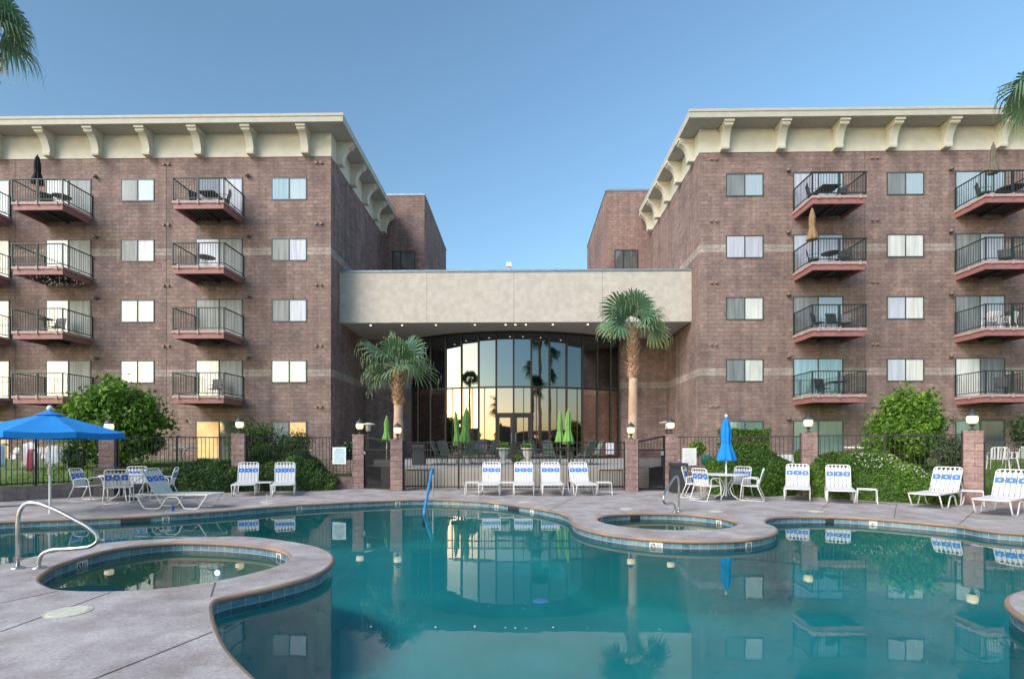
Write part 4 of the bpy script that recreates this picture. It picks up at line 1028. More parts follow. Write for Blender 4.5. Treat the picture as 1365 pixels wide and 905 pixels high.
for px, py, lab in ((1226, 667, 'left small terracotta pot behind the turned lounge chair'), (1238, 667, 'right small terracotta pot behind the turned lounge chair')):
    p = gr(px, py); b = MB(); b.lathe([(.06,0),(.09,.14),(.10,.14),(.10,.18),(.08,.18),(.075,.12),(0,.12)], 16, (p.x, p.y, 0)); tag(b.build('flower_pot', M['terra']), lab, 'pot', 'terracotta pots')

# ------------------------------------------------------------------ patio: umbrellas, tables, chairs, urns
for px, Y, zt, zb_, r, lab, tl in ((515.5,25.0,2.95,1.75,.21,'closed lime green umbrella beside the left palm trunk',0),(612,23.2,3.10,1.55,.18,'left lime green umbrella of the pair in front of the orange glass',-4),(618,22.6,3.20,1.62,.24,'right lime green umbrella of the pair in front of the orange glass',3),(746.5,23.0,3.02,1.68,.20,'left lime green umbrella of the two on the right half of the patio',0),(757.5,22.4,3.08,1.60,.23,'right lime green umbrella of the two on the right half of the patio',0)):
    closed_umbrella((XY(px, Y), Y, pf), .02, zt-pf, zb_-pf, r, M['lime'], lab, 'closed green patio umbrellas', pole=M['lid'], tilt=R(tl), topcap=False)
def patio_chair():
    root = empty('patio_chair'); tag(root, '', 'chair', 'green patio chairs')
    b = MB(); W = .28
    for s_ in (-1, 1):
        b.tube(polyround([(s_*W,.30,.02),(s_*W,-.22,.02),(s_*W,-.26,.62),(s_*W,.22,.64)], .08), .014, 6)
        b.tube([(s_*W,.02,.02),(s_*W,.10,.42),(s_*W,.34,1.0)], .014, 6)
    b.build('frame', M['gfurn'], root)
    b = MB(); b.box(-W, W, -.24, .16, .41, .43)
    b.build('seat', M['gfurn'], root)
    b = MB(); n = 9
    for i in range(n):
        x = -W+.03+i*(2*W-.06)/(n-1)
        b.tube([(x,.12,.44),(x,.24,.75),(x,.33,.98-.05*abs(i-4)/4)], .021, 5)
    b.tube(polyround([(-W,.30,.90),(-W*.6,.34,1.0),(W*.6,.34,1.0),(W,.30,.90)], .1), .014, 6)
    b.build('backrest', M['gfurn'], root)
    return root
pc = patio_chair(); first = True
for tx, Y, chairs in ((619,22.6,((-1.1,.1,'farthest left of the left patio group'),(-.62,-.75,'front left of the left patio group'),(.35,-.8,'front middle of the left patio group'),(1.05,-.35,'farthest right of the left patio group'),(.5,.8,'behind the left patio table'))),
                      (755,22.4,((-1.15,.35,'farthest left of the right patio group'),(-.65,-.6,'front left of the right patio group'),(.75,-.6,'front right of the right patio group'),(1.2,.2,'farthest right of the right patio group')))):
    cx_ = XY(tx, Y); side = 'left' if tx < 700 else 'right'
    root = empty('patio_table', (cx_, Y, pf)); tag(root, 'round green metal table in the %s patio group' % side, 'table', 'green patio tables')
    b = MB(); b.lathe([(.02,.70),(.58,.70),(.60,.72),(.02,.725)], 24); b.build('tabletop', M['gfurn'], root)
    for k in range(4):
        a = R(45+90*k); b = MB(); b.tube([(math.cos(a)*.42,math.sin(a)*.42,.7),(math.cos(a)*.3,math.sin(a)*.3,.3),(math.cos(a)*.48,math.sin(a)*.48,.01)], .016, 6); b.build('leg', M['gfurn'], root)
    for dx, dy, lab in chairs:
        az = math.atan2(-dx, dy)
        place(pc, first, (cx_+dx, Y+dy, pf), az, 'green slatted patio chair '+lab, 'green patio chairs'); first = False
def leaf_cloud(name, mat_, n, size, fn, parent=None, loc=None, seed=1, tone=lambda p, rr: rr.random(), aspect=.55, up=0):
    rr = random.Random(seed); b = MB(); tn = []
    for _ in range(n):
        p, nrm = fn(rr)
        if p is None: continue
        d = Vector((rr.gauss(0,1), rr.gauss(0,1), rr.gauss(0,1))); d = (d.normalized()*.9+nrm*.7); d.normalize()
        u = d.orthogonal().normalized(); u.rotate(Matrix.Rotation(rr.random()*6.28, 3, d)); v = d.cross(u)
        s_ = size*rr.choice((.5,.8,1,1.2,1.6))*rr.uniform(.8,1.15); L = u*s_; Wd = v*s_*aspect
        b.add([p-L*.5, p+Wd*.5, p+L*.5+d*s_*.06, p-Wd*.5], [(0,1,2,3)]); tn.append(min(1, max(0, tone(p, rr))))
    b.tone = tn; return b.build(name, mat_, parent, loc)
def blob_fn(cx_, cy, cz, rx, ry, rz_, seed, lump=.22, clumps=70, cr=.26, zmin=None, shell=.55):
    rr0 = random.Random(seed); cs = []
    for _ in range(clumps):
        d = Vector((rr0.gauss(0,1), rr0.gauss(0,1), rr0.gauss(0,1))).normalized()
        k = (1-lump)+lump*1.6*noise.noise(d*1.7+Vector((seed,0,0)))+rr0.uniform(-.10,.10)
        rad = rr0.uniform(shell, 1)*k; cs.append((Vector((d.x*rx*rad, d.y*ry*rad, d.z*rz_*rad)), rr0.random()))
    def fn(rr):
        c, t = rr.choice(cs); m_ = min(rx, ry, rz_)
        q = c+Vector((rr.gauss(0,1), rr.gauss(0,1), rr.gauss(0,1)))*m_*cr*.6
        p = Vector((cx_+q.x, cy+q.y, cz+q.z))
        if zmin is not None and p.z < zmin: p.z = zmin+rr.random()*.1
        nrm = Vector((q.x/rx, q.y/ry, q.z/rz_)); nrm = nrm.normalized() if nrm.length > 0 else Vector((0,0,1))
        fn.t = t; return p, nrm
    fn.t = .5; return fn
def bush(name, lab, cat, px, Y, pw, ztop, zbot, depth, m, n, size, seed, trunk=True, tonebias=0, group=None, clumps=70, cr=.26, lump=.22, shell=.5):
    X = XY(px, Y); rx = pw*Y/F/2; rz_ = (ztop-zbot)/2; cz = (ztop+zbot)/2
    root = empty(name, (X, Y, zbot)); tag(root, lab, cat, group)
    fn = blob_fn(0, 0, cz-zbot, rx*.93, depth/2, rz_*.93, seed, clumps=clumps, cr=cr, zmin=.0, lump=lump, shell=shell)
    leaf_cloud('crown', m, n, size, fn, root, seed=seed, tone=lambda p, rr: .12+.38*rr.random()+.45*fn.t*rr.random()+tonebias+(.28 if rr.random() < .08 else 0))
    if trunk:
        rr = random.Random(seed); b = MB()
        for k in range(7):
            a = rr.random()*6.28; e = Vector((math.cos(a)*rx*.6, math.sin(a)*depth*.3, (cz-zbot)*rr.uniform(.9,1.5)))
            b.tube([(rr.gauss(0,.05), rr.gauss(0,.05), -.05), e*.45+Vector((0,0,.1)), e], [.07,.045,.015], 6)
        b.build('trunk', M['bark'], root)
    return root
bush('large_bush', 'large round bright green bush in front of the left wing, behind the fence', 'bush', 156, 21.5, 130, 4.75, .25, 3.6, M['leafA'], 30000, .17, 11, clumps=260, cr=.19, tonebias=.15, shell=.40, lump=.17)
bush('large_bush', 'large round bright green bush in front of the right wing, behind the fence', 'bush', 1207, 20.5, 112, 3.85, .6, 2.8, M['leafA'], 30000, .13, 12, clumps=260, cr=.18, tonebias=.16, shell=.40, lump=.18)
bush('shrub', 'dark green shrub hiding the lit ground floor door of the left wing', 'shrub', 335, 20.5, 86, 2.72, .5, 1.8, M['leafB'], 8000, .08, 13, clumps=110)
bush('shrub', 'dark green shrub below the lit window at the end of the left wing', 'shrub', 386, 21.0, 66, 2.35, .5, 1.6, M['leafB'], 6000, .08, 14, clumps=80, cr=.32)
bush('shrub', 'small dark shrub behind the fence right of the hanging towels', 'shrub', 103, 20.5, 42, 1.75, .5, 1.2, M['leafB'], 3500, .07, 15)
bush('shrub', 'pale olive shrub behind the widest pillar at right', 'shrub', 1272, 18.5, 66, 2.15, .4, 1.4, M['leafC'], 5000, .07, 16)
bush('shrub', 'green shrub cut by the right edge below the lowest balcony', 'shrub', 1372, 22, 60, 3.1, 1.2, 1.5, M['leafC'], 4500, .09, 17)
bush('shrub', 'small spiky yellow green shrub behind the white sign', 'shrub', 929, 20.6, 28, 1.85, 1.0, .6, M['leafA'], 900, .10, 18, tonebias=.25, trunk=False)
bush('shrub', 'small spiky green shrub behind the blue and white sign', 'shrub', 462, 21.4, 24, 1.75, .95, .6, M['leafB'], 900, .10, 19, trunk=False)
# clipped box hedge
def hedge_box(px0, px1, z0, z1, Y, D, m, n, size, seed, lab):
    x0, x1 = XY(px0, Y), XY(px1, Y); root = empty('clipped_hedge', ((x0+x1)/2, Y, z0)); tag(root, lab, 'hedge'); W = (x1-x0)/2; H = z1-z0
    def fn(rr):
        f = rr.random(); x, y, z = rr.uniform(-W, W), rr.uniform(0, D), rr.uniform(0, H); nrm = Vector((0,0,0))
        if f < .5: y = abs(rr.gauss(0, .10)); nrm = Vector((0,-1,0))
        elif f < .8: z = H-abs(rr.gauss(0, .08)); nrm = Vector((0,0,1))
        else: x = (W-abs(rr.gauss(0,.08)))*rr.choice((-1,1)); nrm = Vector((1 if x > 0 else -1,0,0))
        r_ = noise.noise(Vector((x*3, y*3, z*3+seed)))*.09; return Vector((x, y, z))+nrm*r_, nrm
    leaf_cloud('foliage', m, n, size, fn, root, seed=seed, tone=lambda p, rr: .2+.5*rr.random()+.3*noise.noise(p*4))
    b = MB(); b.box(-W+.12, W-.12, .12, D-.1, 0, H-.12); b.build('inner_twigs', M['bark'], root)
hedge_box(970, 1028, .5, 2.17, 20.2, 1.2, M['leafD'], 9000, .07, 21, 'square clipped hedge behind the closed blue umbrella, below a window')
# mounded hedges (ground-hugging profile)
def mound(lab, pts, m, n, size, seed, tb=0, name='hedge_mound', petals=0):
    """pts: list of (px, Yfront, depth, height)"""
    P_ = [(XY(px, Y), Y, D, H) for px, Y, D, H in pts]; x0, x1 = P_[0][0], P_[-1][0]; cx_ = (x0+x1)/2; cy = sum(q[1] for q in P_)/len(P_)
    root = empty(name, (cx_, cy, 0)); tag(root, lab, 'hedge')
    def at(x):
        for a, c in zip(P_, P_[1:]):
            if x <= c[0]:
                t = (x-a[0])/(c[0]-a[0]); return [a[i]+(c[i]-a[i])*t for i in range(1, 4)]
        return list(P_[-1][1:])
    def surf(x, v):        # v 0 front bottom .. 1 back
        Y, D, H = at(x); a = v*math.pi*.62
        H *= 1+.16*noise.noise(Vector((x*1.3, seed, 0)))
        y = Y+D*(1-math.cos(a))/(1-math.cos(math.pi*.62)); z = H*math.sin(a)**.8 if a > 0 else 0
        q = noise.noise(Vector((x*2.2, y*2.2, z*2.2+seed)))*.16
        return Vector((x-cx_, y-cy-q*.6, max(0, z+q*.7)))
    def fn(rr):
        x = rr.uniform(x0, x1); v = rr.random(); p = surf(x, v); e = surf(x, min(1, v+.03))-surf(x, max(0, v-.03))
        nrm = Vector((0, -e.z, e.y)); nrm = nrm.normalized() if nrm.length > 1e-5 else Vector((0,-1,0))
        return p+nrm*rr.gauss(0, .045), nrm
    leaf_cloud('foliage', m, n, size, fn, root, seed=seed, tone=lambda p, rr: .15+tb+.45*rr.random()+.35*noise.noise(Vector((p.x*1.1,p.y*1.1,p.z*1.6+seed)))+(.25 if rr.random() < .06 else 0))
    b = MB(); nx, nv = 40, 10
    for i in range(nx+1):
        x = x0+.05+(x1-x0-.1)*i/nx
        for j in range(nv+1):
            p = surf(x, j/nv); b.v.append((p.x, p.y+.06, max(-.02, p.z-.06)))
    for i in range(nx):
        for j in range(nv): k = i*(nv+1)+j; b.f.append((k, k+nv+1, k+nv+2, k+1)); b.m.append(0)
    b.tone = [.15]*len(b.f); b.build('inner_growth', m, root, smooth=True)
    if petals:
        rr = random.Random(seed); b = MB()
        for _ in range(petals):
            x = rr.uniform(x0+(x1-x0)*.35, x1-(x1-x0)*.1); p = surf(x, rr.uniform(.35,.8)); s_ = .022
            d = Vector((rr.gauss(0,.3), -.05, .05)); b.add([p+Vector((-s_,-.05,.03)), p+Vector((0,-.06,.03+s_)), p+Vector((s_,-.05,.03)), p+Vector((0,-.06,.03-s_))], [(0,1,2,3)])
        b.build('flowers', M['petal'], root)
mound('long low dark green hedge behind the long lounge chair, left of the pair of chairs', [(186,16.9,.5,.15),(200,16.7,1.2,.75),(240,16.8,1.4,.98),(290,17.1,1.3,.98),(318,17.5,1.1,.9),(330,17.7,.8,.7)], M['leafB'], 13000, .06, 31)
mound('dark green rounded hedge behind the pair of lounge chairs, tapering to the right', [(322,17.6,1.2,1.0),(360,17.8,1.6,1.22),(385,17.8,1.6,1.28),(405,17.8,1.4,1.05),(425,18.0,1.0,.62),(446,18.2,.5,.3)], M['leafB'], 10000, .06, 32, .05)
bush('shrub', 'rounded dark shrub standing on the hedge right behind the block pillar', 'shrub', 352, 18.6, 40, 1.75, .5, 1.0, M['leafB'], 4000, .055, 36, trunk=False, tonebias=.08)
mound('tall rounded hedge behind the table with the closed blue umbrella', [(945,17.0,.5,.4),(962,16.7,1.4,1.0),(990,16.3,1.9,1.42),(1015,16.1,2.0,1.55),(1040,16.4,1.7,1.35),(1062,16.5,1.2,1.05),(1078,16.4,.8,.8)], M['leafD'], 15000, .06, 33, -.02)
mound('sprawling bright green hedge with small white flowers between the two right pillars', [(1076,16.2,.6,.8),(1095,15.9,1.6,1.30),(1125,15.6,1.7,1.18),(1160,15.0,1.9,1.28),(1195,14.6,1.9,1.32),(1230,14.3,1.7,1.15),(1255,14.2,1.3,.88),(1276,14.2,.8,.45)], M['leafD'], 22000, .06, 34, .12, petals=160)
# urns with plants
for px, lab in ((671, 'left white urn planter with green plant in front of the lobby door'), (703.5, 'right white urn planter with green plant in front of the lobby door')):
    root = empty('urn_planter', (XY(px, 23.4), 23.4, pf)); tag(root, lab, 'planter', 'white urns at the lobby door')
    b = MB(); b.lathe([(.16,0),(.17,.05),(.09,.10),(.10,.16),(.22,.42),(.24,.60),(.31,.66),(.31,.70),(.26,.70),(.22,.6),(0,.6)], 20); b.build('urn', M['urn'], root, smooth=True)
    fn = blob_fn(0,0,.80,.34,.34,.2,5); leaf_cloud('plant', M['leafA'], 900, .07, fn, root, seed=5, tone=lambda p, rr: .5+.5*rr.random())
bush('low_plant', 'low yellow green plant between the two white urns', 'plant', 688, 23.2, 20, 1.2, .74, .6, M['leafA'], 900, .08, 41, trunk=False, tonebias=.2)
# heaters
for px, Y, zt, lab in ((491,21.5,2.46,'mushroom shaped patio heater behind the left gate'),(888.5,21.5,2.52,'mushroom shaped patio heater behind the right gate')):
    root = empty('patio_heater', (XY(px, Y), Y, pf)); tag(root, lab, 'heater', 'patio heaters'); h = zt-pf
    b = MB(); b.tube([(0,0,0),(0,0,h-.1)], .03, 8); b.lathe([(.22,0),(.22,.5),(.05,.55)], 16); b.build('pole', M['dfurn'], root)
    b = MB(); b.lathe([(.10,h-.32),(.12,h-.08),(.02,h-.08)], 14); b.build('burner', M['steel'], root)
    b = MB(); b.lathe([(.30,h-.06),(.28,h-.03),(.08,h+.02),(0,h+.03)], 20); b.build('reflector', M['lid'], root)
# ------------------------------------------------------------------ garden furniture on the lawns
def white_table(px, Y, z, lab):
    root = empty('garden_table', (XY(px, Y), Y, z)); tag(root, lab, 'table', 'round white garden tables')
    b = MB(); b.lathe([(.02,.70),(.58,.68),(.60,.70),(.58,.75),(.02,.75)], 24); b.build('tabletop', M['white'], root)
    for k in range(4):
        a = R(20+90*k); d = Vector((math.cos(a), math.sin(a), 0)); b = MB()
        b.tube(polyround([d*.30+Vector((0,0,.70)), d*.12+Vector((0,0,.5)), d*.10+Vector((0,0,.28)), d*.42+Vector((0,0,.12)), d*.46+Vector((0,0,.02))], .12), .022, 8); b.build('leg', M['white'], root)
white_table(241, 22.3, .74, 'round white garden table behind the fence left of the block pillar')
white_table(1146, 23.5, .74, 'round white garden table behind the fence left of the round bush')
def plastic_chair():
    root = empty('plastic_chair'); tag(root, '', 'chair', 'white plastic garden chairs'); W = .26
    b = MB()
    for sx in (-1, 1):
        b.tube([(sx*(W+.02),-.26,0),(sx*W,-.22,.42),(sx*W,-.20,.64)], .02, 6); b.tube([(sx*(W+.02),.30,0),(sx*W,.22,.42),(sx*W,.22,.64)], .02, 6)
        b.box(sx*W-.03, sx*W+.03, -.22, .24, .63, .655)
    b.build('legs_and_arms', M['white'], root)
    b = MB(); b.box(-W, W, -.24, .22, .40, .43); b.build('seat', M['white'], root)
    b = MB(); n = 6
    for i in range(n):
        x = -W+.03+i*(2*W-.06)/(n-1); b.add([(x-.028,.22,.43),(x+.028,.22,.43),(x+.028,.32,.84),(x-.028,.32,.84),(x-.028,.24,.43),(x+.028,.24,.43),(x+.028,.34,.84),(x-.028,.34,.84)], [(0,1,2,3),(7,6,5,4),(0,4,5,1),(1,5,6,2),(2,6,7,3),(3,7,4,0)])
    b.tube(polyround([(-W,.30,.72),(-W*.8,.33,.86),(W*.8,.33,.86),(W,.30,.72)], .08), .022, 6)
    b.build('backrest', M['white'], root); return root
pch = plastic_chair()
for i, (px, Y, z, az, lab) in enumerate(((1330,20.5,.62,150,'left white plastic chair on the lawn at far right'),(1352,20.9,.64,200,'right white plastic chair on the lawn at far right'),(8,20,.6,-30,'pale plastic chair under the blue towel at far left'),(46,20.4,.6,20,'pale plastic chair under the white sheet at far left'),(78,20.2,.6,40,'pale plastic chair under the right white towel at far left'))):
    place(pch, i == 0, (XY(px, Y), Y, z), R(az), lab, 'white plastic garden chairs')
def towel(px, Y, z0, z1, wd, m, lab, seed):
    b = MB(); nx, nz_ = 14, 12; X = XY(px, Y)
    for i in range(nx+1):
        for j in range(nz_+1):
            t = j/nz_; u_ = i/nx-.5
            x = u_*wd*(1-.12*math.sin(t*3)); 
            z = z0+(z1-z0)*math.sin(min(1, t*1.25)*math.pi/2) ; y = -.22+.5*max(0, t-.75)*4*.35+.05*math.sin(u_*22+seed)*(1-t)
            b.v.append((x, y, z+.03*math.sin(u_*9+seed)-.08*abs(u_)*t))
    for i in range(nx):
        for j in range(nz_): k = i*(nz_+1)+j; b.f.append((k, k+nz_+1, k+nz_+2, k+1)); b.m.append(0)
    o = b.build('towel', m, loc=(X, Y, 0), smooth=True); md = o.modifiers.new('t', 'SOLIDIFY'); md.thickness = .012
    tag(o, lab, 'towel', 'towels drying on lawn chairs')
towel(9, 19.85, .75, 1.62, .38, M['towelb'], 'pale blue towel hanging at the far left edge behind the fence', 1)
towel(47, 20.1, .72, 1.66, .62, M['towelw'], 'white sheet hanging over a lawn chair behind the fence', 2)
towel(47, 19.6, .62, 1.40, .20, M['towelp'], 'pink towel in front of the white sheet on the lawn', 3)
towel(76, 20.0, .80, 1.55, .50, M['towelw'], 'white towel right of the sheet, just behind the umbrella pole', 4)
# ac unit, hose reel, hydrant-like post
b = MB(); x = XY(1055, 19.2); b.box(x-.32, x+.32, 19.2, 19.6, .55, 1.22)
for i in range(9): b.box(x-.27+i*.063, x-.25+i*.063, 19.19, 19.2, .6, 1.17)
tag(b.build('air_conditioner', M['white']), 'white louvred air conditioner box behind the hedge left of the block pillar', 'air conditioner')
b = MB(); x = XY(942, 19.4); b.lathe([(.02,-.1),(.20,-.08),(.10,-.05),(.10,.05),(.20,.08),(.02,.1)], 16, (0,0,0)); o = b.build('hose_reel', mat('green_hose', (.03,.22,.15), .5), loc=(x, 19.4, 1.02)); o.rotation_euler = (R(90), 0, R(20)); tag(o, 'small green garden hose reel behind the fence right of the white sign', 'hose reel')
b = MB(); x = XY(813, 18.4); b.box(x-.14, x+.14, 18.38, 18.42, 1.25, 1.66); o = tag(b.build('towel', M['towelw']), 'white towel hanging near the right end of the centre fence', 'towel')
b = MB(); b.tube([(0,0,0),(0,0,.22)], .012, 6); b.lathe([(.18,0),(.18,.012),(.02,.014)], 20); p = gr(350, 670); tag(b.build('umbrella_stand', M['lid'], loc=(p.x, p.y+.25, 0)), 'thin post on a flat disc beside the foot of the pair of lounge chairs', 'stand')

# ------------------------------------------------------------------ balcony furniture
def bal_xy(pa, pb): return (XY(pa, YF)+XY(pb, YF))/2
BX = {'C': bal_xy(261,323.5), 'D': bal_xy(61.5,121.5), 'G': bal_xy(1057,1124), 'I': bal_xy(1273,1339.5)}
def dchair():
    root = empty('balcony_chair'); tag(root, '', 'chair', 'dark balcony chairs'); W = .25; b = MB()
    for s_ in (-1, 1):
        b.tube([(s_*W,-.24,0),(s_*W,-.22,.62),(s_*W,.2,.64)], .014, 6); b.tube([(s_*W,.26,0),(s_*W,.16,.42),(s_*W,.28,.92)], .014, 6)
    b.build('frame', M['dfurn'], root)
    b = MB(); b.box(-W, W, -.23, .2, .40, .43); b.build('seat', M['dfurn'], root)
    b = MB()
    b.add([(-W,.18,.45),(W,.18,.45),(W,.29,.95),(-W,.29,.95),(-W,.20,.45),(W,.20,.45),(W,.31,.95),(-W,.31,.95)], [(0,1,2,3),(7,6,5,4),(0,4,5,1),(1,5,6,2),(2,6,7,3),(3,7,4,0)])
    b.build('backrest', M['dfurn'], root); return root
dc = dchair(); first = True
def lv(k): return Z0+DZ*k+.001
for col, k, dx, dy, az, lab in (('C',4,-.65,-.9,60,'dark chair left on the top balcony of the left wing near the middle column'),('C',4,.75,-.85,-70,'dark chair right on the top balcony of the left wing near the middle column'),
  ('G',4,-.75,-.9,70,'dark wicker chair left on the top balcony of the right wing'),('G',4,.6,-.8,-60,'dark slung chair right on the top balcony of the right wing'),
  ('G',3,-.7,-.8,60,'dark chair beside the tan umbrella on the right wing'),('G',3,.7,-.9,-60,'dark chair right of the round table on the right wing fourth storey'),
  ('G',2,-.55,-1.0,40,'left dark chair on the third storey balcony above the grey sliding door'),('G',2,.2,-1.0,0,'middle dark chair on the third storey balcony of the right wing'),('G',2,.8,-.9,-40,'right dark chair on the third storey balcony of the right wing'),
  ('D',4,-.3,-.9,50,'dark chair on the top left balcony beside the black umbrella'),('I',4,-.6,-.9,60,'dark chair on the top balcony at the right edge'),
  ('I',3,.5,-.9,-30,'dark chair on the fourth storey balcony at the right edge'),('I',1,.3,-.9,-30,'dark chair on the second storey balcony at the right edge'),
  ('C',1,.2,-.7,0,'dark chair on the lowest balcony of the left wing middle column'),('D',2,.0,-.7,0,'dark chair on the third storey left balcony'),('G',1,0,-.4,10,'dark chair on the lowest balcony beside the right bush')):
    place(dc, first, (BX[col]+dx, YF+dy, lv(k)), R(az), lab, 'dark balcony chairs'); first = False
def plc(px, lab):
    pass
for i, (dx, lab) in enumerate(((-.35,'left white plastic chair on the third storey balcony at the right edge'),(.45,'right white plastic chair on the third storey balcony at the right edge'))):
    place(pch, False, (BX['I']+dx, YF-1.0, lv(2)), R(160+40*i), lab, 'white plastic garden chairs')
def dtable(col, k, dx, dy, r, lab, square=False, h=.72):
    root = empty('balcony_table', (BX[col]+dx, YF+dy, lv(k))); tag(root, lab, 'table', 'dark balcony tables'); b = MB()
    if square: b.box(-r, r, -r, r, h-.03, h)
    else: b.lathe([(.01,h-.025),(r,h-.025),(r,h),(.01,h)], 20)
    b.build('tabletop', M['dfurn'], root)
    b = MB()
    for q in range(4): a = R(45+90*q); b.tube([(math.cos(a)*.1,math.sin(a)*.1,h-.02),(math.cos(a)*.08,math.sin(a)*.08,.3),(math.cos(a)*.3,math.sin(a)*.3,.0)], .013, 6)
    b.build('legs', M['dfurn'], root)
dtable('C',4,.05,-.9,.42,'square dark table between two chairs on the top balcony of the left wing',True)
dtable('C',3,-.15,-.9,.42,'round dark table alone on the fourth storey balcony of the left wing')
dtable('G',4,-.1,-.95,.45,'square dark table on the top balcony of the right wing',True)
dtable('G',3,.1,-.9,.42,'round dark table on the balcony with the tan umbrella')
dtable('D',4,.35,-.8,.40,'round dark table on the top left balcony')
dtable('I',4,.75,-.8,.55,'round dark table on the top balcony at the right edge')
dtable('D',2,-.1,-1.2,.3,'round dark table on the third storey left balcony')
dtable('I',2,.05,-.7,.35,'round dark table between the white plastic chairs at the right edge')
dtable('G',1,.5,-.7,.4,'square dark table on the lowest balcony beside the right bush',True)
closed_umbrella((XY(50, 25.7), 25.7, lv(4)), .02, 2.55, 1.10, .24, M['blackcloth'], 'closed black umbrella on the top left balcony', pole=M['dfurn'], topcap=False)
closed_umbrella((XY(1082.5, 25.35), 25.35, lv(3)), .02, 2.62, 1.08, .23, M['tan'], 'closed tan umbrella on the fourth storey balcony of the right wing', pole=M['dfurn'], topcap=False)
closed_umbrella((XY(1324, 25.8), 25.8, lv(4)), .02, 2.75, 1.25, .20, M['taupe'], 'closed taupe umbrella on the top balcony at the right edge', pole=M['dfurn'], topcap=False)
# string lights under the third-storey balcony
b = MB(); rr = random.Random(8)
for i in range(70):
    x = BX['D']+rr.uniform(-1.05,1.15); y = YF-rr.uniform(.1,1.6); z = lv(3)-.40-rr.random()*.04; b.lathe([(.0,-.016),(.016,0),(0,.016)], 5, (x, y, z))
tag(b.build('string_lights', mat('bulb_glass', (.75,.72,.65), .3, emit=.25)), 'string of small pale bulbs hung under the fourth storey balcony at far left', 'string lights')

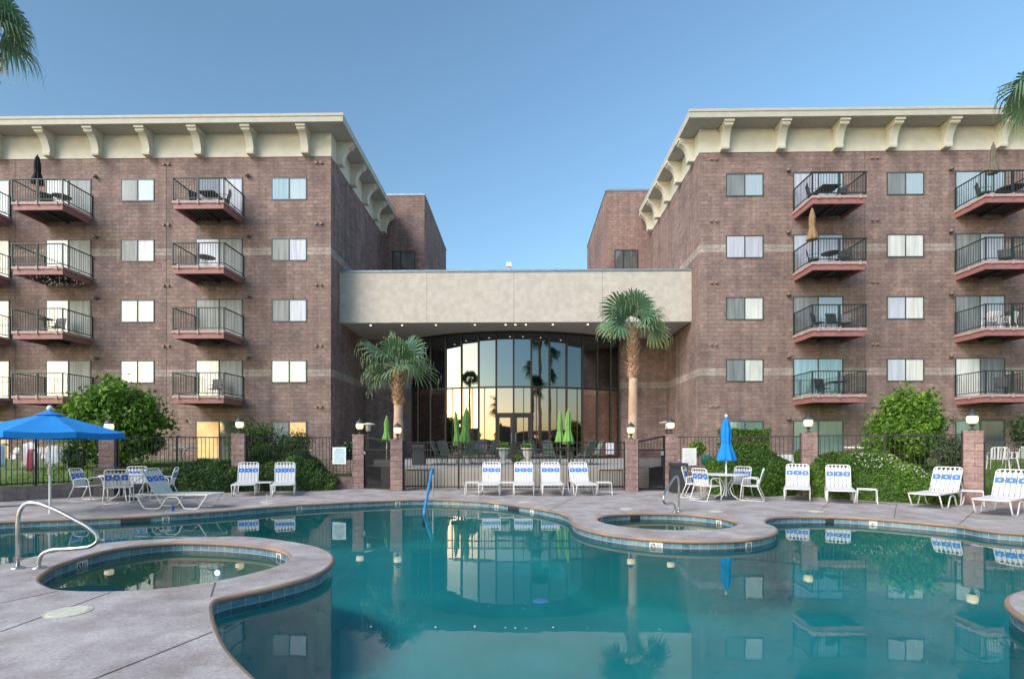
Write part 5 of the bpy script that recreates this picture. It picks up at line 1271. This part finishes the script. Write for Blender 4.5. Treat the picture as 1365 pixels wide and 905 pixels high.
# ------------------------------------------------------------------ palms
def palm(name, lab, X, Y, z0, zt, R0, boots, seed, nf=30, fr=1.0, lean=0.0, droop=.5, group='fan palms', low=8):
    rr = random.Random(seed); root = empty(name, (X, Y, z0)); tag(root, lab, 'palm tree', group); H = zt-z0
    b = MB(); n = 16; prof = []
    for i in range(n+1):
        t = i/n; z = t*(H-boots); prof.append((R0*(1.18-.28*t)*(1+.02*math.sin(i*2.3)), z))
    b.lathe(prof, 16, wob=lambda i, j: 1+.03*math.sin(j*2.1+i*1.3)); b.build('trunk', M['palmtrunk'], root, smooth=True)
    if boots > 0:
        b = MB(); b.lathe([(R0*.85,H-boots-.05),(R0*1.05,H-boots+.1),(R0*1.0,H-.1),(R0*.5,H+.1)], 14)
        k = int(boots*62)
        for i in range(k):
            a = i*2.4; z = H-boots+boots*i/k; d = Vector((math.cos(a), math.sin(a), 0)); s_ = Vector((-d.y, d.x, 0))*.05
            o_ = d*R0*.92+Vector((0,0,z)); tip = d*(R0*1.22+rr.random()*.10)+Vector((0,0,z+.16)); up = Vector((0,0,.05))
            b.add([o_-s_, o_+s_, tip+s_*.5, tip-s_*.5, o_-s_-up-d*.02, o_+s_-up-d*.02, tip+s_*.5-up*.4, tip-s_*.5-up*.4], [(0,1,2,3),(7,6,5,4),(0,4,5,1),(1,5,6,2),(2,6,7,3),(3,7,4,0)])
        b.build('leaf_bases', M['palmboot'], root)
    leaves = MB(); tone = []
    st = MB(); stt = []
    for i in range(nf):
        az = i*2.39996+rr.uniform(-.3,.3); t = (i+.5)/nf
        el = R(84)*(1-t)+R(low if i % 5 else low-28)*t+rr.uniform(-.15,.15)
        L = fr*rr.uniform(.42,.72)*(1 if t > .15 else .8)
        d = Vector((math.cos(az)*math.cos(el), math.sin(az)*math.cos(el), math.sin(el)))
        base = Vector((math.cos(az)*R0*.4, math.sin(az)*R0*.4, H+.0+.15*(1-t)))
        mid = base+d*L*.5+Vector((0,0,.05)); hub = base+d*L+Vector((0,0,-.10*L))
        st.tube([base, mid, hub], [.026,.018,.012], 5); 
        fd = (hub-mid).normalized(); side = fd.cross(Vector((0,0,1)))
        if side.length < .05: side = Vector((-math.sin(az), math.cos(az), 0))
        side.normalize(); side.rotate(Matrix.Rotation(rr.uniform(-1.1, 1.1), 3, fd)); upv = side.cross(fd)
        nl = 30; rl = fr*rr.uniform(.72,1.08); tb = rr.random()*.35+.20+(.18 if t > .6 else 0)
        for q in range(nl):
            ph = R(-95+190*q/(nl-1)); pd = fd*math.cos(ph)+side*math.sin(ph)
            ln = rl*(.62+.38*math.cos(ph*.62))*rr.uniform(.92,1.05); fold = -.18*abs(math.sin(ph))
            pd = (pd+upv*(fold+(.05 if q % 2 else -.05))).normalized(); sw = pd.cross(upv).normalized()
            p0 = hub; p1 = hub+pd*ln*.50; dr = droop*rr.uniform(.7,1.3)
            p2 = hub+pd*ln*.72+Vector((0,0,-.10*dr*ln)); p3 = hub+pd*ln*(.95-.15*dr)+Vector((0,0,-.42*dr*ln)); p4 = p3+Vector((pd.x*.04, pd.y*.04, -.26*dr*ln))
            w1, w2, w3 = .036*fr, .024*fr, .011*fr
            leaves.add([p0, p1-sw*w1, p1+sw*w1, p2-sw*w2, p2+sw*w2, p3-sw*w3, p3+sw*w3, p4], [(0,2,1),(1,2,4,3),(3,4,6,5),(5,6,7)])
            c = tb+rr.uniform(-.06,.06); tone += [c-.05, c, c+.10, c+.28]
    st.tone = [.8]*len(st.f)
    # fine pale threads hanging from the leaf tips
    th = MB(); tv = leaves.v
    for q in range(7, len(tv), 8):
        if rr.random() < .5:
            p = Vector(tv[q]); l_ = rr.uniform(.12,.34)*fr; w_ = .006
            e = p+Vector((rr.gauss(0,.03), rr.gauss(0,.03), -l_)); th.add([p+Vector((-w_,0,0)), p+Vector((w_,0,0)), e], [(0,1,2)])
    leaves.add(th.v, th.f); leaves.tone = tone+[.8+.2*rr.random() for _ in th.f]
    st.build('petioles', M['palm'], root); leaves.build('fronds', M['palm'], root)
    return root
palm('fan_palm', 'shorter fan palm left of the lobby glass, crown below the canopy', XY(531,19.9), 19.9, .5, 4.35, .18, 1.25, 5, fr=1.15, droop=.34, nf=15)
palm('fan_palm', 'taller fan palm right of the lobby glass, crown against the canopy', XY(844,19.9), 19.9, .5, 5.9, .18, 1.80, 14, fr=1.12, droop=.34, nf=14)
palm('fan_palm', 'dark fan palm filling the top left corner', XY(-24,13.0), 13.0, 0, 12.0, .22, 1.8, 21, fr=.88, droop=.75, nf=17)
palm('fan_palm', 'fan palm fronds reaching in at the top right edge', XY(1412,13.0), 13.0, 0, 10.2, .20, 1.0, 22, fr=.92, droop=.9, nf=16)
# palms standing behind the camera, seen mirrored in the lobby glass
for i, (X, Y, h) in enumerate(((-24,-14,17.5),(-12,-24,13),(-3.5,-14,12.0),(7,-18,13),(17,-14,17),(34,-20,13),(-44,-26,14))):
    palm('fan_palm', 'palm behind the camera, mirrored in the lobby glass, '+['tall and far left','low, left of the door','lowest, over the door','low, right of the door','tall, right half','far right','farthest left'][i], X, Y, 0, h, .24, .8, 50+i, nf=22, fr=1.5, droop=.8, group='palms reflected in the lobby glass')
